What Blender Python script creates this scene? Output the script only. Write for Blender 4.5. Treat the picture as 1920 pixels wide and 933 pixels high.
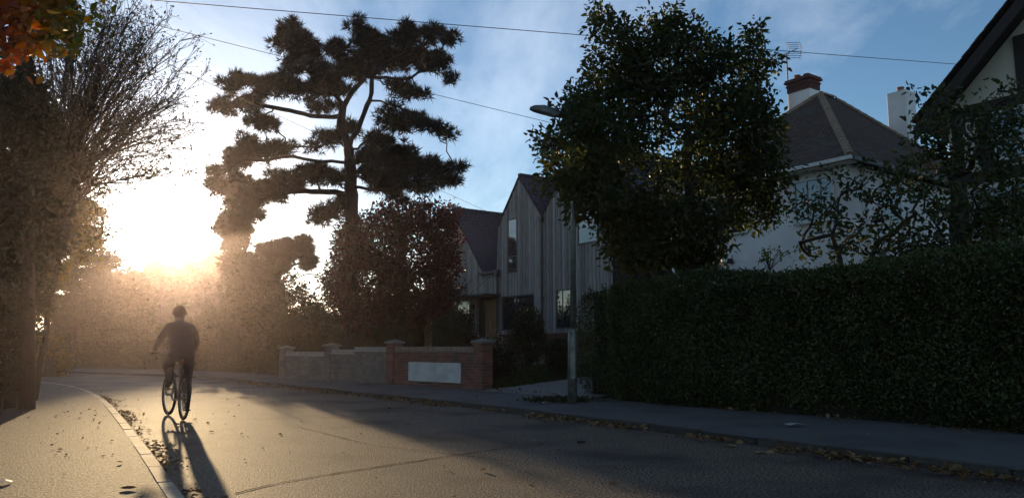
import bpy, bmesh, math, random
import numpy as np
from mathutils import Vector, Matrix, noise as mnoise

for _o in list(bpy.data.objects): bpy.data.objects.remove(_o)
SC = bpy.context.scene
COL = SC.collection
RNG = np.random.default_rng(7)
random.seed(7)
PI = math.pi

# ------------------------------------------------------------------ camera
FPX, CAMH = 1440.0, 1.1
PITCH = math.atan((652 - 466.5) / FPX)
cam_d = bpy.data.cameras.new('camera'); cam = bpy.data.objects.new('camera', cam_d); COL.objects.link(cam)
cam_d.lens = 27.0; cam_d.sensor_width = 36.0; cam_d.clip_start = 0.05; cam_d.clip_end = 3000
cam.location = (0, 0, CAMH); cam.rotation_euler = (PI/2 + PITCH, 0, 0)
SC.camera = cam

# ------------------------------------------------------------------ sky and sun
SUN_AZ, SUN_EL = math.radians(-24.6), math.radians(7.0)
SUN = Vector((math.sin(SUN_AZ)*math.cos(SUN_EL), math.cos(SUN_AZ)*math.cos(SUN_EL), math.sin(SUN_EL)))
W = bpy.data.worlds.new('World'); SC.world = W; W.use_nodes = True
nt = W.node_tree; nt.nodes.clear()
def wn(t, **kw):
    n = nt.nodes.new(t)
    for k, v in kw.items(): setattr(n, k, v)
    return n
def wmath(op, a, b=None, clamp=False):
    n = wn('ShaderNodeMath', operation=op); n.use_clamp = clamp
    for i, v in enumerate((a, b)):
        if v is None: continue
        if isinstance(v, (int, float)): n.inputs[i].default_value = v
        else: nt.links.new(v, n.inputs[i])
    return n.outputs[0]
sky = wn('ShaderNodeTexSky', sky_type='NISHITA'); sky.sun_disc = False
sky.sun_elevation = SUN_EL; sky.sun_rotation = SUN_AZ; sky.altitude = 0
sky.air_density = 1.0; sky.dust_density = 0.1; sky.ozone_density = 3.0
geo = wn('ShaderNodeTexCoord')
sep = wn('ShaderNodeSeparateXYZ'); nt.links.new(geo.outputs['Generated'], sep.inputs[0])
# thin high cirrus: noise on a flat cloud layer, drawn out along one wind direction
zz = wmath('ADD', wmath('MAXIMUM', sep.outputs[2], 0.0), 0.12)
cu = wmath('DIVIDE', sep.outputs[0], zz); cv = wmath('DIVIDE', sep.outputs[1], zz)
comb = wn('ShaderNodeCombineXYZ'); nt.links.new(cu, comb.inputs[0]); nt.links.new(cv, comb.inputs[1])
mp = wn('ShaderNodeMapping'); nt.links.new(comb.outputs[0], mp.inputs[0])
mp.inputs['Rotation'].default_value = (0, 0, math.radians(38)); mp.inputs['Scale'].default_value = (0.9, 0.38, 1)
mp.inputs['Location'].default_value = (11.1, 3.9, 0)
n1 = wn('ShaderNodeTexNoise'); nt.links.new(mp.outputs[0], n1.inputs['Vector'])
n1.inputs['Scale'].default_value = 1.25; n1.inputs['Detail'].default_value = 9; n1.inputs['Roughness'].default_value = 0.62; n1.inputs['Distortion'].default_value = 0.5
r1 = wn('ShaderNodeMapRange'); nt.links.new(n1.outputs[0], r1.inputs[0])
r1.inputs[1].default_value = 0.46; r1.inputs[2].default_value = 0.68; r1.inputs[3].default_value = 0; r1.inputs[4].default_value = 0.6
# aureole of forward scattered light round the sun
vd = wn('ShaderNodeVectorMath', operation='DOT_PRODUCT'); nt.links.new(geo.outputs['Generated'], vd.inputs[0]); vd.inputs[1].default_value = SUN
dt = wmath('MAXIMUM', vd.outputs['Value'], 0.0)
AUR = ((2500.0, 160.0), (300.0, 40.0), (70.0, 9.0), (18.0, 1.2))
aur = None
for pw, am in AUR:
    t = wmath('MULTIPLY', wmath('POWER', dt, pw), am)
    aur = t if aur is None else wmath('ADD', aur, t)
aurc = wn('ShaderNodeMix', data_type='RGBA', blend_type='MULTIPLY'); aurc.inputs[0].default_value = 1
nt.links.new(aur, aurc.inputs[6]); aurc.inputs[7].default_value = (1.0, 0.95, 0.86, 1)
add1 = wn('ShaderNodeMix', data_type='RGBA', blend_type='ADD'); add1.inputs[0].default_value = 1
nt.links.new(sky.outputs[0], add1.inputs[6]); nt.links.new(aurc.outputs[2], add1.inputs[7])
# clouds scatter the sky light round them a little brighter and whiter
cl = wn('ShaderNodeMix', data_type='RGBA', blend_type='MIX'); nt.links.new(r1.outputs[0], cl.inputs[0]); nt.links.new(add1.outputs[2], cl.inputs[6])
cb = wn('ShaderNodeMix', data_type='RGBA', blend_type='ADD'); cb.inputs[0].default_value = 1
nt.links.new(add1.outputs[2], cb.inputs[6]); cb.inputs[7].default_value = (3.4, 3.2, 3.0, 1)
nt.links.new(cb.outputs[2], cl.inputs[7])
bg = wn('ShaderNodeBackground'); bg.inputs[1].default_value = 0.10
nt.links.new(cl.outputs[2], bg.inputs[0])
wo = wn('ShaderNodeOutputWorld'); nt.links.new(bg.outputs[0], wo.inputs[0])

sl = bpy.data.lights.new('sun', 'SUN'); sl.energy = 3.0; sl.angle = math.radians(0.55); sl.color = (1.0, 0.71, 0.38)
so = bpy.data.objects.new('sun', sl); COL.objects.link(so); so.rotation_euler = SUN.to_track_quat('Z', 'Y').to_euler()

SC.view_settings.view_transform = 'Standard'; SC.view_settings.look = 'None'
SC.view_settings.exposure = 0.8; SC.view_settings.gamma = 1.0; SC.view_settings.use_curve_mapping = False
SC.render.engine = 'CYCLES'
cy = SC.cycles
cy.use_denoising = True
cy.max_bounces = 6; cy.diffuse_bounces = 3; cy.glossy_bounces = 3; cy.transmission_bounces = 4; cy.transparent_max_bounces = 8; cy.volume_bounces = 0
cy.use_adaptive_sampling = True; cy.adaptive_threshold = 0.015; cy.sample_clamp_indirect = 4.0

# ------------------------------------------------------------------ frames of reference
TH = math.atan((1020/FPX)*math.cos(PITCH))
RD = np.array([-math.sin(TH), math.cos(TH), 0.]); ND = np.array([math.cos(TH), math.sin(TH), 0.])   # along the road, across it
ROT = math.atan2(-RD[1], -RD[0])        # a frame whose x runs back along the road and y away from it
EYE = np.array([0, 0, CAMH])
def ray(x, y):
    u = (x-960)/FPX; v = (466.5-y)/FPX
    return np.array([u, math.cos(PITCH)-v*math.sin(PITCH), math.sin(PITCH)+v*math.cos(PITCH)])
def G(x, y, z=0.): d = ray(x, y); return EYE + d*(z-CAMH)/d[2]
def FO(x, y, o): d = ray(x, y); return EYE + d*o/(d@ND)
def YD(x, y, dep): d = ray(x, y); return EYE + d*dep/d[1]
def AO(a, o, z=0.): return -RD*a + ND*o + np.array([0, 0, z])
def ao(p): return -(p@RD), p@ND

# ------------------------------------------------------------------ materials
MATS = {}
def mat(name, c1, c2=None, scale=4., rough=.7, bump=0., bscale=30., rand=0., spec=.4, metal=0., detail=5., stretch=None, c3=None, c3scale=.6, bdist=.02, coat=0., lo=.32, hi=.68):
    if name in MATS: return MATS[name]
    m = bpy.data.materials.new(name); m.use_nodes = True; t = m.node_tree; N = t.nodes; L = t.links
    b = N['Principled BSDF']; b.inputs['Roughness'].default_value = rough; b.inputs['Metallic'].default_value = metal
    b.inputs['Specular IOR Level'].default_value = spec
    b.inputs['Coat Weight'].default_value = coat
    g = N.new('ShaderNodeNewGeometry'); pos = g.outputs['Position']
    if stretch:
        mpn = N.new('ShaderNodeMapping'); tc = N.new('ShaderNodeTexCoord'); L.new(tc.outputs['Object'], mpn.inputs[0]); mpn.inputs['Scale'].default_value = stretch; pos = mpn.outputs[0]
    c2 = c2 or tuple(x*.7 for x in c1)
    tn = N.new('ShaderNodeTexNoise'); L.new(pos, tn.inputs['Vector']); tn.inputs['Scale'].default_value = scale; tn.inputs['Detail'].default_value = detail
    cr = N.new('ShaderNodeMapRange'); L.new(tn.outputs[0], cr.inputs[0]); cr.inputs[1].default_value = lo; cr.inputs[2].default_value = hi
    mx = N.new('ShaderNodeMix'); mx.data_type = 'RGBA'; L.new(cr.outputs[0], mx.inputs[0]); mx.inputs[6].default_value = (*c1, 1); mx.inputs[7].default_value = (*c2, 1)
    out = mx.outputs[2]
    if c3:
        t3 = N.new('ShaderNodeTexNoise'); L.new(g.outputs['Position'], t3.inputs['Vector']); t3.inputs['Scale'].default_value = c3scale; t3.inputs['Detail'].default_value = 6
        k3 = N.new('ShaderNodeMapRange'); L.new(t3.outputs[0], k3.inputs[0]); k3.inputs[1].default_value = .48; k3.inputs[2].default_value = .68
        m3 = N.new('ShaderNodeMix'); m3.data_type = 'RGBA'; L.new(k3.outputs[0], m3.inputs[0]); L.new(out, m3.inputs[6]); m3.inputs[7].default_value = (*c3, 1); out = m3.outputs[2]
    if rand:
        oi = N.new('ShaderNodeObjectInfo'); rr = N.new('ShaderNodeMapRange'); L.new(oi.outputs['Random'], rr.inputs[0]); rr.inputs[3].default_value = 1-rand; rr.inputs[4].default_value = 1+rand
        hs = N.new('ShaderNodeHueSaturation'); L.new(rr.outputs[0], hs.inputs['Value']); L.new(out, hs.inputs['Color']); out = hs.outputs[0]
    L.new(out, b.inputs['Base Color'])
    if bump:
        bn = N.new('ShaderNodeTexNoise'); L.new(pos, bn.inputs['Vector']); bn.inputs['Scale'].default_value = bscale; bn.inputs['Detail'].default_value = 4
        bp = N.new('ShaderNodeBump'); L.new(bn.outputs[0], bp.inputs['Height']); bp.inputs['Strength'].default_value = bump; bp.inputs['Distance'].default_value = bdist
        L.new(bp.outputs[0], b.inputs['Normal'])
    MATS[name] = m; return m
def leafmat(name, cols, trans=.35, rough=.5, spec=.3):
    if name in MATS: return MATS[name]
    m = bpy.data.materials.new(name); m.use_nodes = True; t = m.node_tree; N = t.nodes; L = t.links
    b = N['Principled BSDF']; b.inputs['Roughness'].default_value = rough; b.inputs['Specular IOR Level'].default_value = spec
    at = N.new('ShaderNodeAttribute'); at.attribute_name = 'rnd'
    cr = N.new('ShaderNodeValToRGB'); el = cr.color_ramp.elements
    while len(el) < len(cols): el.new(.5)
    for i, c in enumerate(cols): el[i].position = i/(len(cols)-1); el[i].color = (*c, 1)
    L.new(at.outputs['Fac'], cr.inputs[0]); L.new(cr.outputs[0], b.inputs['Base Color'])
    tr = N.new('ShaderNodeBsdfTranslucent'); g = N.new('ShaderNodeHueSaturation'); g.inputs['Value'].default_value = 1.5; g.inputs['Saturation'].default_value = 1.1
    L.new(cr.outputs[0], g.inputs['Color']); L.new(g.outputs[0], tr.inputs[0])
    mx = N.new('ShaderNodeMixShader'); mx.inputs[0].default_value = trans; L.new(b.outputs[0], mx.inputs[1]); L.new(tr.outputs[0], mx.inputs[2])
    L.new(mx.outputs[0], N['Material Output'].inputs[0]); MATS[name] = m; return m
def glassmat(name, c, rough=.03):
    m = mat(name, c, tuple(x*1.3 for x in c), 1., rough, spec=.5); m.node_tree.nodes['Principled BSDF'].inputs['IOR'].default_value = 2.6; return m

# ------------------------------------------------------------------ objects
def link(name, me, m=None, parent=None, loc=None, rotz=None):
    o = bpy.data.objects.new(name, me); COL.objects.link(o)
    if m is not None and me is not None and not me.materials: me.materials.append(m)
    if parent is not None: o.parent = parent
    if loc is not None: o.location = loc
    if rotz is not None: o.rotation_euler = (0, 0, rotz)
    return o
def tag(o, label=None, cat=None, group=None, kind=None):
    for k, v in (('label', label), ('category', cat), ('group', group), ('kind', kind)):
        if v: o[k] = v
    return o
def thing(name, label, cat, loc=(0, 0, 0), rotz=0., group=None):
    return tag(link(name, None, loc=loc, rotz=rotz), label, cat, group)
class MB:
    def __init__(s): s.v = []; s.f = []
    def add(s, vs, fs):
        k = len(s.v); s.v += [tuple(map(float, q)) for q in vs]; s.f += [tuple(i+k for i in q) for q in fs]; return s
    def box(s, x0, x1, y0, y1, z0, z1):
        return s.add([(x0,y0,z0),(x1,y0,z0),(x1,y1,z0),(x0,y1,z0),(x0,y0,z1),(x1,y0,z1),(x1,y1,z1),(x0,y1,z1)],
                     [(0,3,2,1),(4,5,6,7),(0,1,5,4),(1,2,6,5),(2,3,7,6),(3,0,4,7)])
    def prism(s, poly, y0, y1):          # poly in x,z, drawn out along y
        n = len(poly)
        return s.add([(x, y0, z) for x, z in poly]+[(x, y1, z) for x, z in poly],
                     [tuple(range(n)), tuple(range(2*n-1, n-1, -1))]+[((i+1) % n, i, i+n, (i+1) % n+n) for i in range(n)])
    def slab(s, poly, z0, z1):
        n = len(poly)
        return s.add([(x, y, z0) for x, y in poly]+[(x, y, z1) for x, y in poly],
                     [tuple(range(n-1, -1, -1)), tuple(range(n, 2*n))]+[(i, (i+1) % n, (i+1) % n+n, i+n) for i in range(n)])
    def plate(s, q, th):                 # a quad or polygon given thickness along its own normal
        q = [Vector(p) for p in q]; nn = (q[1]-q[0]).cross(q[2]-q[0]).normalized()*th; n = len(q)
        return s.add(list(q)+[p-nn for p in q], [tuple(range(n)), tuple(range(2*n-1, n-1, -1))]+[((i+1) % n, i, i+n, (i+1) % n+n) for i in range(n)])
    def tube(s, pts, rad, n=8, cap=True):
        P = np.array(pts, float); k = len(P); rad = np.broadcast_to(np.array(rad, float), (k,))
        T = np.gradient(P, axis=0) if k > 1 else P; T /= np.linalg.norm(T, axis=1)[:, None]+1e-9
        ref = np.array([0, 0, 1.]) if abs(T[0][2]) < .9 else np.array([1., 0, 0]); vs = []
        for i in range(k):
            u = np.cross(T[i], ref); u /= np.linalg.norm(u)+1e-9; w = np.cross(u, T[i])
            for j in range(n):
                a = 2*PI*j/n; vs.append(P[i]+rad[i]*(math.cos(a)*u+math.sin(a)*w))
        fs = [(i*n+j, i*n+(j+1) % n, (i+1)*n+(j+1) % n, (i+1)*n+j) for i in range(k-1) for j in range(n)]
        if cap: fs += [tuple(range(n-1, -1, -1)), tuple((k-1)*n+j for j in range(n))]
        return s.add(vs, fs)
    def lathe(s, prof, c=(0, 0, 0), n=16):
        k = len(prof); vs = [(c[0]+r*math.cos(2*PI*j/n), c[1]+r*math.sin(2*PI*j/n), c[2]+z) for r, z in prof for j in range(n)]
        fs = [(i*n+j, i*n+(j+1) % n, (i+1)*n+(j+1) % n, (i+1)*n+j) for i in range(k-1) for j in range(n)]
        return s.add(vs, fs+[tuple(range(n-1, -1, -1)), tuple((k-1)*n+j for j in range(n))])
    def mesh(s, name, smooth=False):
        me = bpy.data.meshes.new(name); me.from_pydata(s.v, [], s.f); me.update()
        if smooth: me.polygons.foreach_set('use_smooth', [True]*len(me.polygons))
        return me
    def build(s, name, m, parent=None, loc=None, rotz=None, smooth=False, bevel=0.):
        me = s.mesh(name, smooth)
        if bevel:
            bm = bmesh.new(); bm.from_mesh(me); bmesh.ops.bevel(bm, geom=bm.edges[:], offset=bevel, segments=1, affect='EDGES'); bm.to_mesh(me); bm.free()
        return link(name, me, m, parent, loc, rotz)
def npmesh(name, V, T, rnd=None, smooth=False):
    """triangles from arrays, with one random number per face"""
    me = bpy.data.meshes.new(name); nv, nf = len(V), len(T); k = T.shape[1]
    me.vertices.add(nv); me.vertices.foreach_set('co', np.ascontiguousarray(V, dtype=np.float32).ravel())
    me.loops.add(nf*k); me.loops.foreach_set('vertex_index', np.ascontiguousarray(T, dtype=np.int32).ravel())
    me.polygons.add(nf); me.polygons.foreach_set('loop_start', np.arange(0, nf*k, k, dtype=np.int32))
    me.update(calc_edges=True)
    if rnd is not None:
        a = me.attributes.new('rnd', 'FLOAT', 'FACE'); a.data.foreach_set('value', np.ascontiguousarray(rnd, dtype=np.float32))
    if smooth: me.polygons.foreach_set('use_smooth', [True]*nf)
    return me
def unit(v): return v/(np.linalg.norm(v, axis=-1, keepdims=True)+1e-9)
def leaves(name, P, D, Lg, m, parent=None, wid=.5, up=None, rnd=None, fold=.12, curl=.15, rng=RNG):
    n = len(P); D = unit(D); U = rng.normal(size=(n, 3))+(np.array([0, 0, .8]) if up is None else up); U = unit(U-D*np.sum(U*D, 1)[:, None]); S = np.cross(D, U)
    Lg = np.broadcast_to(np.asarray(Lg, float), (n,))[:, None]; Wd = Lg*wid
    V = np.stack([P, P+D*Lg*.28+S*Wd*.44+U*Lg*fold, P+D*Lg*.68+S*Wd*.38+U*Lg*(fold-curl*.4), P+D*Lg-U*Lg*curl, P+D*Lg*.68-S*Wd*.38+U*Lg*(fold-curl*.4), P+D*Lg*.28-S*Wd*.44+U*Lg*fold], 1).reshape(-1, 3)
    b = np.arange(n)[:, None]*6; T = np.stack([np.concatenate([b, b+1, b+2, b+3], 1), np.concatenate([b, b+3, b+4, b+5], 1)], 1).reshape(-1, 4)
    r = rng.random(n) if rnd is None else rnd
    return link(name, npmesh(name, V, T, np.repeat(np.clip(r, 0, 1), 2)), m, parent)
def needles(name, P, D, Lg, m, parent=None, k=9, wid=.03, spread=.9, rng=RNG):
    n = len(P); D = unit(D); Q = unit(D[:, None, :]+rng.normal(size=(n, k, 3))*spread).reshape(-1, 3); Pp = np.repeat(P, k, 0)
    L2 = np.repeat(np.broadcast_to(np.asarray(Lg, float), (n,)), k)[:, None]*rng.uniform(.7, 1.2, (n*k, 1))
    S = unit(np.cross(Q, rng.normal(size=Q.shape)))*wid*.5
    V = np.stack([Pp-S, Pp+S, Pp+Q*L2], 1).reshape(-1, 3); T = np.arange(n*k*3).reshape(-1, 3)
    return link(name, npmesh(name, V, T, np.repeat(rng.random(n), k)), m, parent)
def tubes(chains, sides=5):
    V = []; F = []; k0 = 0
    for P, r in chains:
        P = np.asarray(P, float); k = len(P); T = unit(np.gradient(P, axis=0)); ref = np.array([.31, .23, .92])
        u = unit(np.cross(T, ref)); w = np.cross(u, T); a = np.arange(sides)*2*PI/sides
        V.append((P[:, None, :]+np.asarray(r)[:, None, None]*(np.cos(a)[None, :, None]*u[:, None, :]+np.sin(a)[None, :, None]*w[:, None, :])).reshape(-1, 3))
        i = np.arange(k-1)[:, None]*sides; j = np.arange(sides)[None, :]; j2 = (j+1) % sides
        F.append(np.stack([i+j, i+j2, i+sides+j2, i+sides+j], -1).reshape(-1, 4)+k0); k0 += k*sides
    return np.concatenate(V), np.concatenate(F)
def dens(pts, step=.25):
    out = [np.array(pts[0], float)]
    for a, b in zip(pts[:-1], pts[1:]):
        a = np.array(a, float); b = np.array(b, float); k = max(1, int(np.linalg.norm(b-a)/step))
        for i in range(1, k+1): out.append(a+(b-a)*i/k)
    return out
def grow(limbs, targets, rt=.008, rmax=.2, wob=.05, rng=RNG, expo=.5, lift=.25):
    """limbs: list of polylines, the first the trunk; every target gets a twig from the nearest wood"""
    nodes = []; par = []; chains = []
    def add_chain(pts, parent):
        ids = [parent] if parent is not None else []
        for q in pts: nodes.append(np.array(q, float)); par.append(ids[-1] if ids else -1); ids.append(len(nodes)-1)
        chains.append(ids)
    for li, lm in enumerate(limbs):
        d = dens(lm)
        for q in range(1, len(d)-1): d[q] = d[q]+rng.normal(size=3)*.02
        if li == 0: add_chain(d, None)
        else:
            A = np.array(nodes); add_chain(d[1:], int(np.argmin(((A-d[0])**2).sum(1))))
    T = np.asarray(targets, float); base = np.array(nodes)
    order = np.argsort([((base-t)**2).sum(1).min() for t in T])
    for i in order:
        t = T[i]; A = np.array(nodes); dv = t-A; ds = np.linalg.norm(dv, axis=1); c = ds+np.maximum(0, -dv[:, 2])*.7
        j = int(np.argmin(c)); L = ds[j]; k = max(2, int(L/.22)); pts = []
        for q in range(1, k+1):
            f = q/k; p = A[j]+dv[j]*f; p[2] += math.sin(f*PI)*L*lift*-.3; p += rng.normal(size=3)*wob*L*(1 if q < k else 0); pts.append(p)
        add_chain(pts, j)
    cnt = np.zeros(len(nodes)); par_a = np.array(par)
    hasch = np.zeros(len(nodes), bool); hasch[par_a[par_a >= 0]] = True
    cnt[~hasch] = 1
    for i in range(len(nodes)-1, -1, -1):
        if par[i] >= 0: cnt[par[i]] += cnt[i]
    r = np.minimum(rt*np.maximum(cnt, 1)**expo, rmax)
    out = []
    for ids in chains:
        if len(ids) < 2: continue
        rr = r[ids].copy(); 
        if ids[0] != 0: rr[0] = min(rr[0], rr[1]*1.25)
        if cnt[ids[-1]] <= 1: rr[-1] *= .6
        out.append((np.array([nodes[i] for i in ids]), rr))
    return out
def wood(name, chains, m, parent, sides=5):
    V, F = tubes(chains, sides); return link(name, npmesh(name, V, F, smooth=True), m, parent)
def in_lobes(lobes, n, rng=RNG, shell=.55):
    """n points inside ellipsoids (centre, radii), denser towards their skins"""
    vol = np.array([np.prod(np.maximum(r, .05))**(2/3) for _, r in lobes]); ch = rng.choice(len(lobes), n, p=vol/vol.sum())
    C = np.array([c for c, _ in lobes])[ch]; Rr = np.array([r for _, r in lobes])[ch]
    d = unit(rng.normal(size=(n, 3))); rad = rng.random(n)**(1/3)*(1-shell)+shell*rng.random(n)**.25
    return C+d*Rr*np.clip(rad, 0, 1)[:, None], d, ch

# ================================================================== the setting
M_road = mat('asphalt', (.022, .018, .015), (.25, .21, .165), 44, .72, 1.0, 62, lo=.42, hi=.62, spec=.2, bdist=.028, c3=(.035, .032, .03), c3scale=.7, detail=8)
M_pave = mat('paving', (.02, .016, .012), (.22, .185, .135), 40, .75, 1.0, 55, lo=.42, hi=.62, spec=.16, bdist=.032, c3=(.10, .09, .08), c3scale=.8, detail=8)
M_pave2 = mat('paving_far', (.075, .075, .075), (.125, .125, .125), 50, .85, .7, 70, spec=.15, bdist=.015, c3=(.07, .067, .065), c3scale=.9, detail=8)
M_kerb = mat('kerb_concrete', (.34, .31, .26), (.22, .20, .165), 25, .75, .8, 45, rand=.2, spec=.2, bdist=.01, c3=(.12, .105, .08), c3scale=2)
M_earth = mat('earth', (.045, .035, .022), (.03, .04, .016), 3, .95, .6, 12, bdist=.05)
M_lawn = mat('lawn_ground', (.035, .05, .018), (.05, .055, .022), 6, .95, .8, 40, bdist=.04)
M_drive = mat('drive_gravel', (.20, .19, .18), (.12, .115, .11), 45, .9, .8, 60, bdist=.02)
def smooth_line(pts, step=.6):
    P = np.array(pts, float); d = np.concatenate([[0], np.cumsum(np.linalg.norm(np.diff(P, axis=0), axis=1))]); n = int(d[-1]/step)
    t = np.linspace(0, d[-1], n); Q = np.stack([np.interp(t, d, P[:, k]) for k in range(P.shape[1])], 1)
    for _ in range(10): Q[1:-1] = (Q[:-2]+Q[1:-1]*2+Q[2:])/4
    return Q
def aol(*l): return [AO(a, o)[:2] for a, o in l]
LK = smooth_line(aol((26, -1.2), (10, .1), (0, .85), (-6.2, 1.34), (-8.1, 1.55), (-13, 1.99), (-18, 2.40), (-23, 2.55))+[G(110, 722)[:2], G(60, 717.5)[:2], (-24, 29.2), (-60, 44)])
RK = smooth_line(aol((26, 7.2), (10, 7.25), (-3, 7.28), (-8, 7.6), (-11, 7.75), (-16, 7.55), (-23, 7.36), (-27.3, 7.37))+[(-13.2, 30.2), (-20, 34.6), (-60, 52)])
def resample(Q, n):
    d = np.concatenate([[0], np.cumsum(np.linalg.norm(np.diff(Q, axis=0), axis=1))]); t = np.linspace(0, d[-1], n); return np.stack([np.interp(t, d, Q[:, k]) for k in range(2)], 1)
def strip(name, A, B, za, zb, m, kind='structure', n=160, sub=1):
    A = resample(A, n); B = resample(B, n); rows = []
    for k in range(sub+1):
        f = k/sub; rows.append(np.concatenate([A*(1-f)+B*f, np.full((n, 1), za*(1-f)+zb*f)], 1))
    V = np.concatenate(rows); F = []
    for k in range(sub):
        i = np.arange(n-1)+k*n; F.append(np.stack([i, i+n, i+n+1, i+1], 1))
    o = link(name, npmesh(name, V, np.concatenate(F)), m); tag(o, kind=kind); return o
# ground out to the horizon
g = MB(); g.add([(-1500, -1500, -.05), (1500, -1500, -.05), (1500, 1500, -.05), (-1500, 1500, -.05)], [(0, 1, 2, 3)])
tag(g.build('ground', M_earth), kind='structure')
strip('road', LK, RK, 0, 0, M_road)
# pavements stand a kerb's height above the road
LB = smooth_line(aol((26, -4), (10, -2.0), (-8, -.25), (-12, .15), (-16.5, .75), (-20, .55), (-24, -.3))+[G(20, 714)[:2]+np.array([-2., -1.5]), (-26, 25.5), (-60, 40)])
strip('pavement', LK, LB, .065, .07, M_pave)
RB = smooth_line(aol((26, 10.6), (10, 10.5), (-3, 10.3), (-12, 10.3), (-15.6, 10.2), (-19.3, 9.7), (-22.7, 9.2), (-25.4, 8.7), (-29, 9.4))+[(-13, 33.5), (-20, 37.4), (-60, 55)])
strip('pavement', RK, RB, .08, .12, M_pave2)
def kerb(name, Q, side, h, w, label_m, s0, s1):
    root = tag(link(name, None), kind='structure')
    Q = Q.copy(); d = np.concatenate([[0], np.cumsum(np.linalg.norm(np.diff(Q, axis=0), axis=1))])
    me = MB().box(-.447, .447, -w/2, w/2, -.12, h).mesh('kerb_stone'); bm = bmesh.new(); bm.from_mesh(me); bmesh.ops.bevel(bm, geom=bm.edges[:], offset=.014, segments=2, affect='EDGES'); bm.to_mesh(me); bm.free()
    t = s0
    while t < min(s1, d[-1]-1):
        p = np.array([np.interp(t, d, Q[:, k]) for k in range(2)]); p2 = np.array([np.interp(t+.9, d, Q[:, k]) for k in range(2)]); dv = (p2-p)/np.linalg.norm(p2-p)
        nn = np.array([-dv[1], dv[0]])*side*w/2
        c = (p+p2)/2+nn; o = link('kerb_stone', me, M_kerb, root); o.location = (c[0], c[1], random.uniform(-.006, .004)); o.rotation_euler = (random.uniform(-.008, .008), 0, math.atan2(dv[1], dv[0])+random.uniform(-.006, .006)); t += .905
    return root
kerb('kerb', LK, -1*-1, .072, .13, None, 20, 62)
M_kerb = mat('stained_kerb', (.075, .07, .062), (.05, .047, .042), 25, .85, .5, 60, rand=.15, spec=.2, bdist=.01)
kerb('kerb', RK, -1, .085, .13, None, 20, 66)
M_kerb = mat('pier_cap_concrete', (.22, .20, .18), (.15, .14, .125), 25, .8, .5, 60, rand=.1)
# garden ground rising from the pavement to the houses
def zg(o): return .09+.8*np.clip((o-10.0)/9.5, 0, 1)
av = np.linspace(8, -62, 36); ov = np.array([9.6, 10.3, 12, 14, 16, 18, 19.5, 24, 60.])
V = []
for o_ in ov:
    for a_ in av: V.append(AO(a_, o_ if o_ > 9.7 else (9.9 if a_ > -16 else max(8.3, 9.9+(a_+16)*.145)), float(zg(o_))-(.0 if o_ > 9.7 else .1)))
n = len(av); Fq = [(r*n+i, r*n+i+1, (r+1)*n+i+1, (r+1)*n+i) for r in range(len(ov)-1) for i in range(n-1) if not (av[i] < -27 and r == 0)]
me = bpy.data.meshes.new('lawn'); me.from_pydata([tuple(v) for v in V], [], Fq); me.update()
tag(link('lawn', me, M_lawn), kind='structure')
dr = MB(); pl = []
for o_ in (9.9, 12, 14, 16, 18, 19.5): pl.append((AO(-15.35+(o_-9.9)*.03, o_, float(zg(o_))+.03), AO(-11.6, o_, float(zg(o_))+.03)))
dr.add([p for q in pl for p in q], [(2*i, 2*i+1, 2*i+3, 2*i+2) for i in range(len(pl)-1)])
tag(dr.build('driveway', M_drive), kind='structure')
# tar joint across the road and the seams of old trenches, laid as thin sheets
M_tar = mat('tar', (.018, .018, .018), (.03, .03, .03), 20, .95, .3, 60, spec=.05)
def seam(pts, w):
    mb = MB(); P = smooth_line(pts, .12); P = P+RNG.normal(size=P.shape)*.006; T = unit(np.gradient(P, axis=0)); S = np.stack([-T[:, 1], T[:, 0]], 1)
    ww = w*(.5+RNG.random(len(P)))[:, None]
    V = [(*p, .005) for q in zip(P+S*ww, P-S*ww) for p in q]; mb.add(V, [(2*i, 2*i+1, 2*i+3, 2*i+2) for i in range(len(P)-1)])
    return tag(mb.build('road_joint', M_tar), kind='structure')
seam([G(440, 925)[:2], G(520, 904)[:2], G(650, 884)[:2], G(790, 862)[:2], G(960, 838)[:2]], .011)
seam([G(560, 800)[:2], G(700, 835)[:2], G(1000, 868)[:2]], .006)
M_cast = mat('cast_iron', (.05, .045, .04), (.08, .07, .06), 40, .55, .5, 90, metal=.6)

# ------------------------------------------------------------------ tiles for roofs
def quad_tiles(E0, E1, T0, T1, gauge, tw, rng=RNG, tilt=.035):
    """courses of tiles on the roof plane between an eave E0-E1 and a top edge T0-T1: a list of matrices"""
    E0, E1, T0, T1 = [Vector(p) for p in (E0, E1, T0, T1)]
    u = (E1-E0).normalized(); nrm = u.cross((T0+T1)/2-(E0+E1)/2).normalized(); v = nrm.cross(u).normalized(); H = ((T0+T1)/2-E0).dot(v); out = []
    k = 0
    while k*gauge < H:
        f = k*gauge/H; a = E0.lerp(T0, f); b = E1.lerp(T1, f); L = (b-a).dot(u); t = (k % 2)*tw*.5-tw*.5
        while t < L:
            lo, hi = max(t, 0.), min(t+tw, L)
            if hi-lo > .03:
                p = a+u*((lo+hi)/2)+nrm*float(.012+rng.normal()*.003); tl = tilt+float(rng.normal())*.010
                vv = (v*math.cos(tl)+nrm*math.sin(-tl)).normalized(); n2 = u.cross(vv); ux = u*((hi-lo)/tw)
                out.append(Matrix(((ux.x, vv.x, n2.x, p.x), (ux.y, vv.y, n2.y, p.y), (ux.z, vv.z, n2.z, p.z), (0, 0, 0, 1))))
            t += tw
        k += 1
    return out
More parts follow.
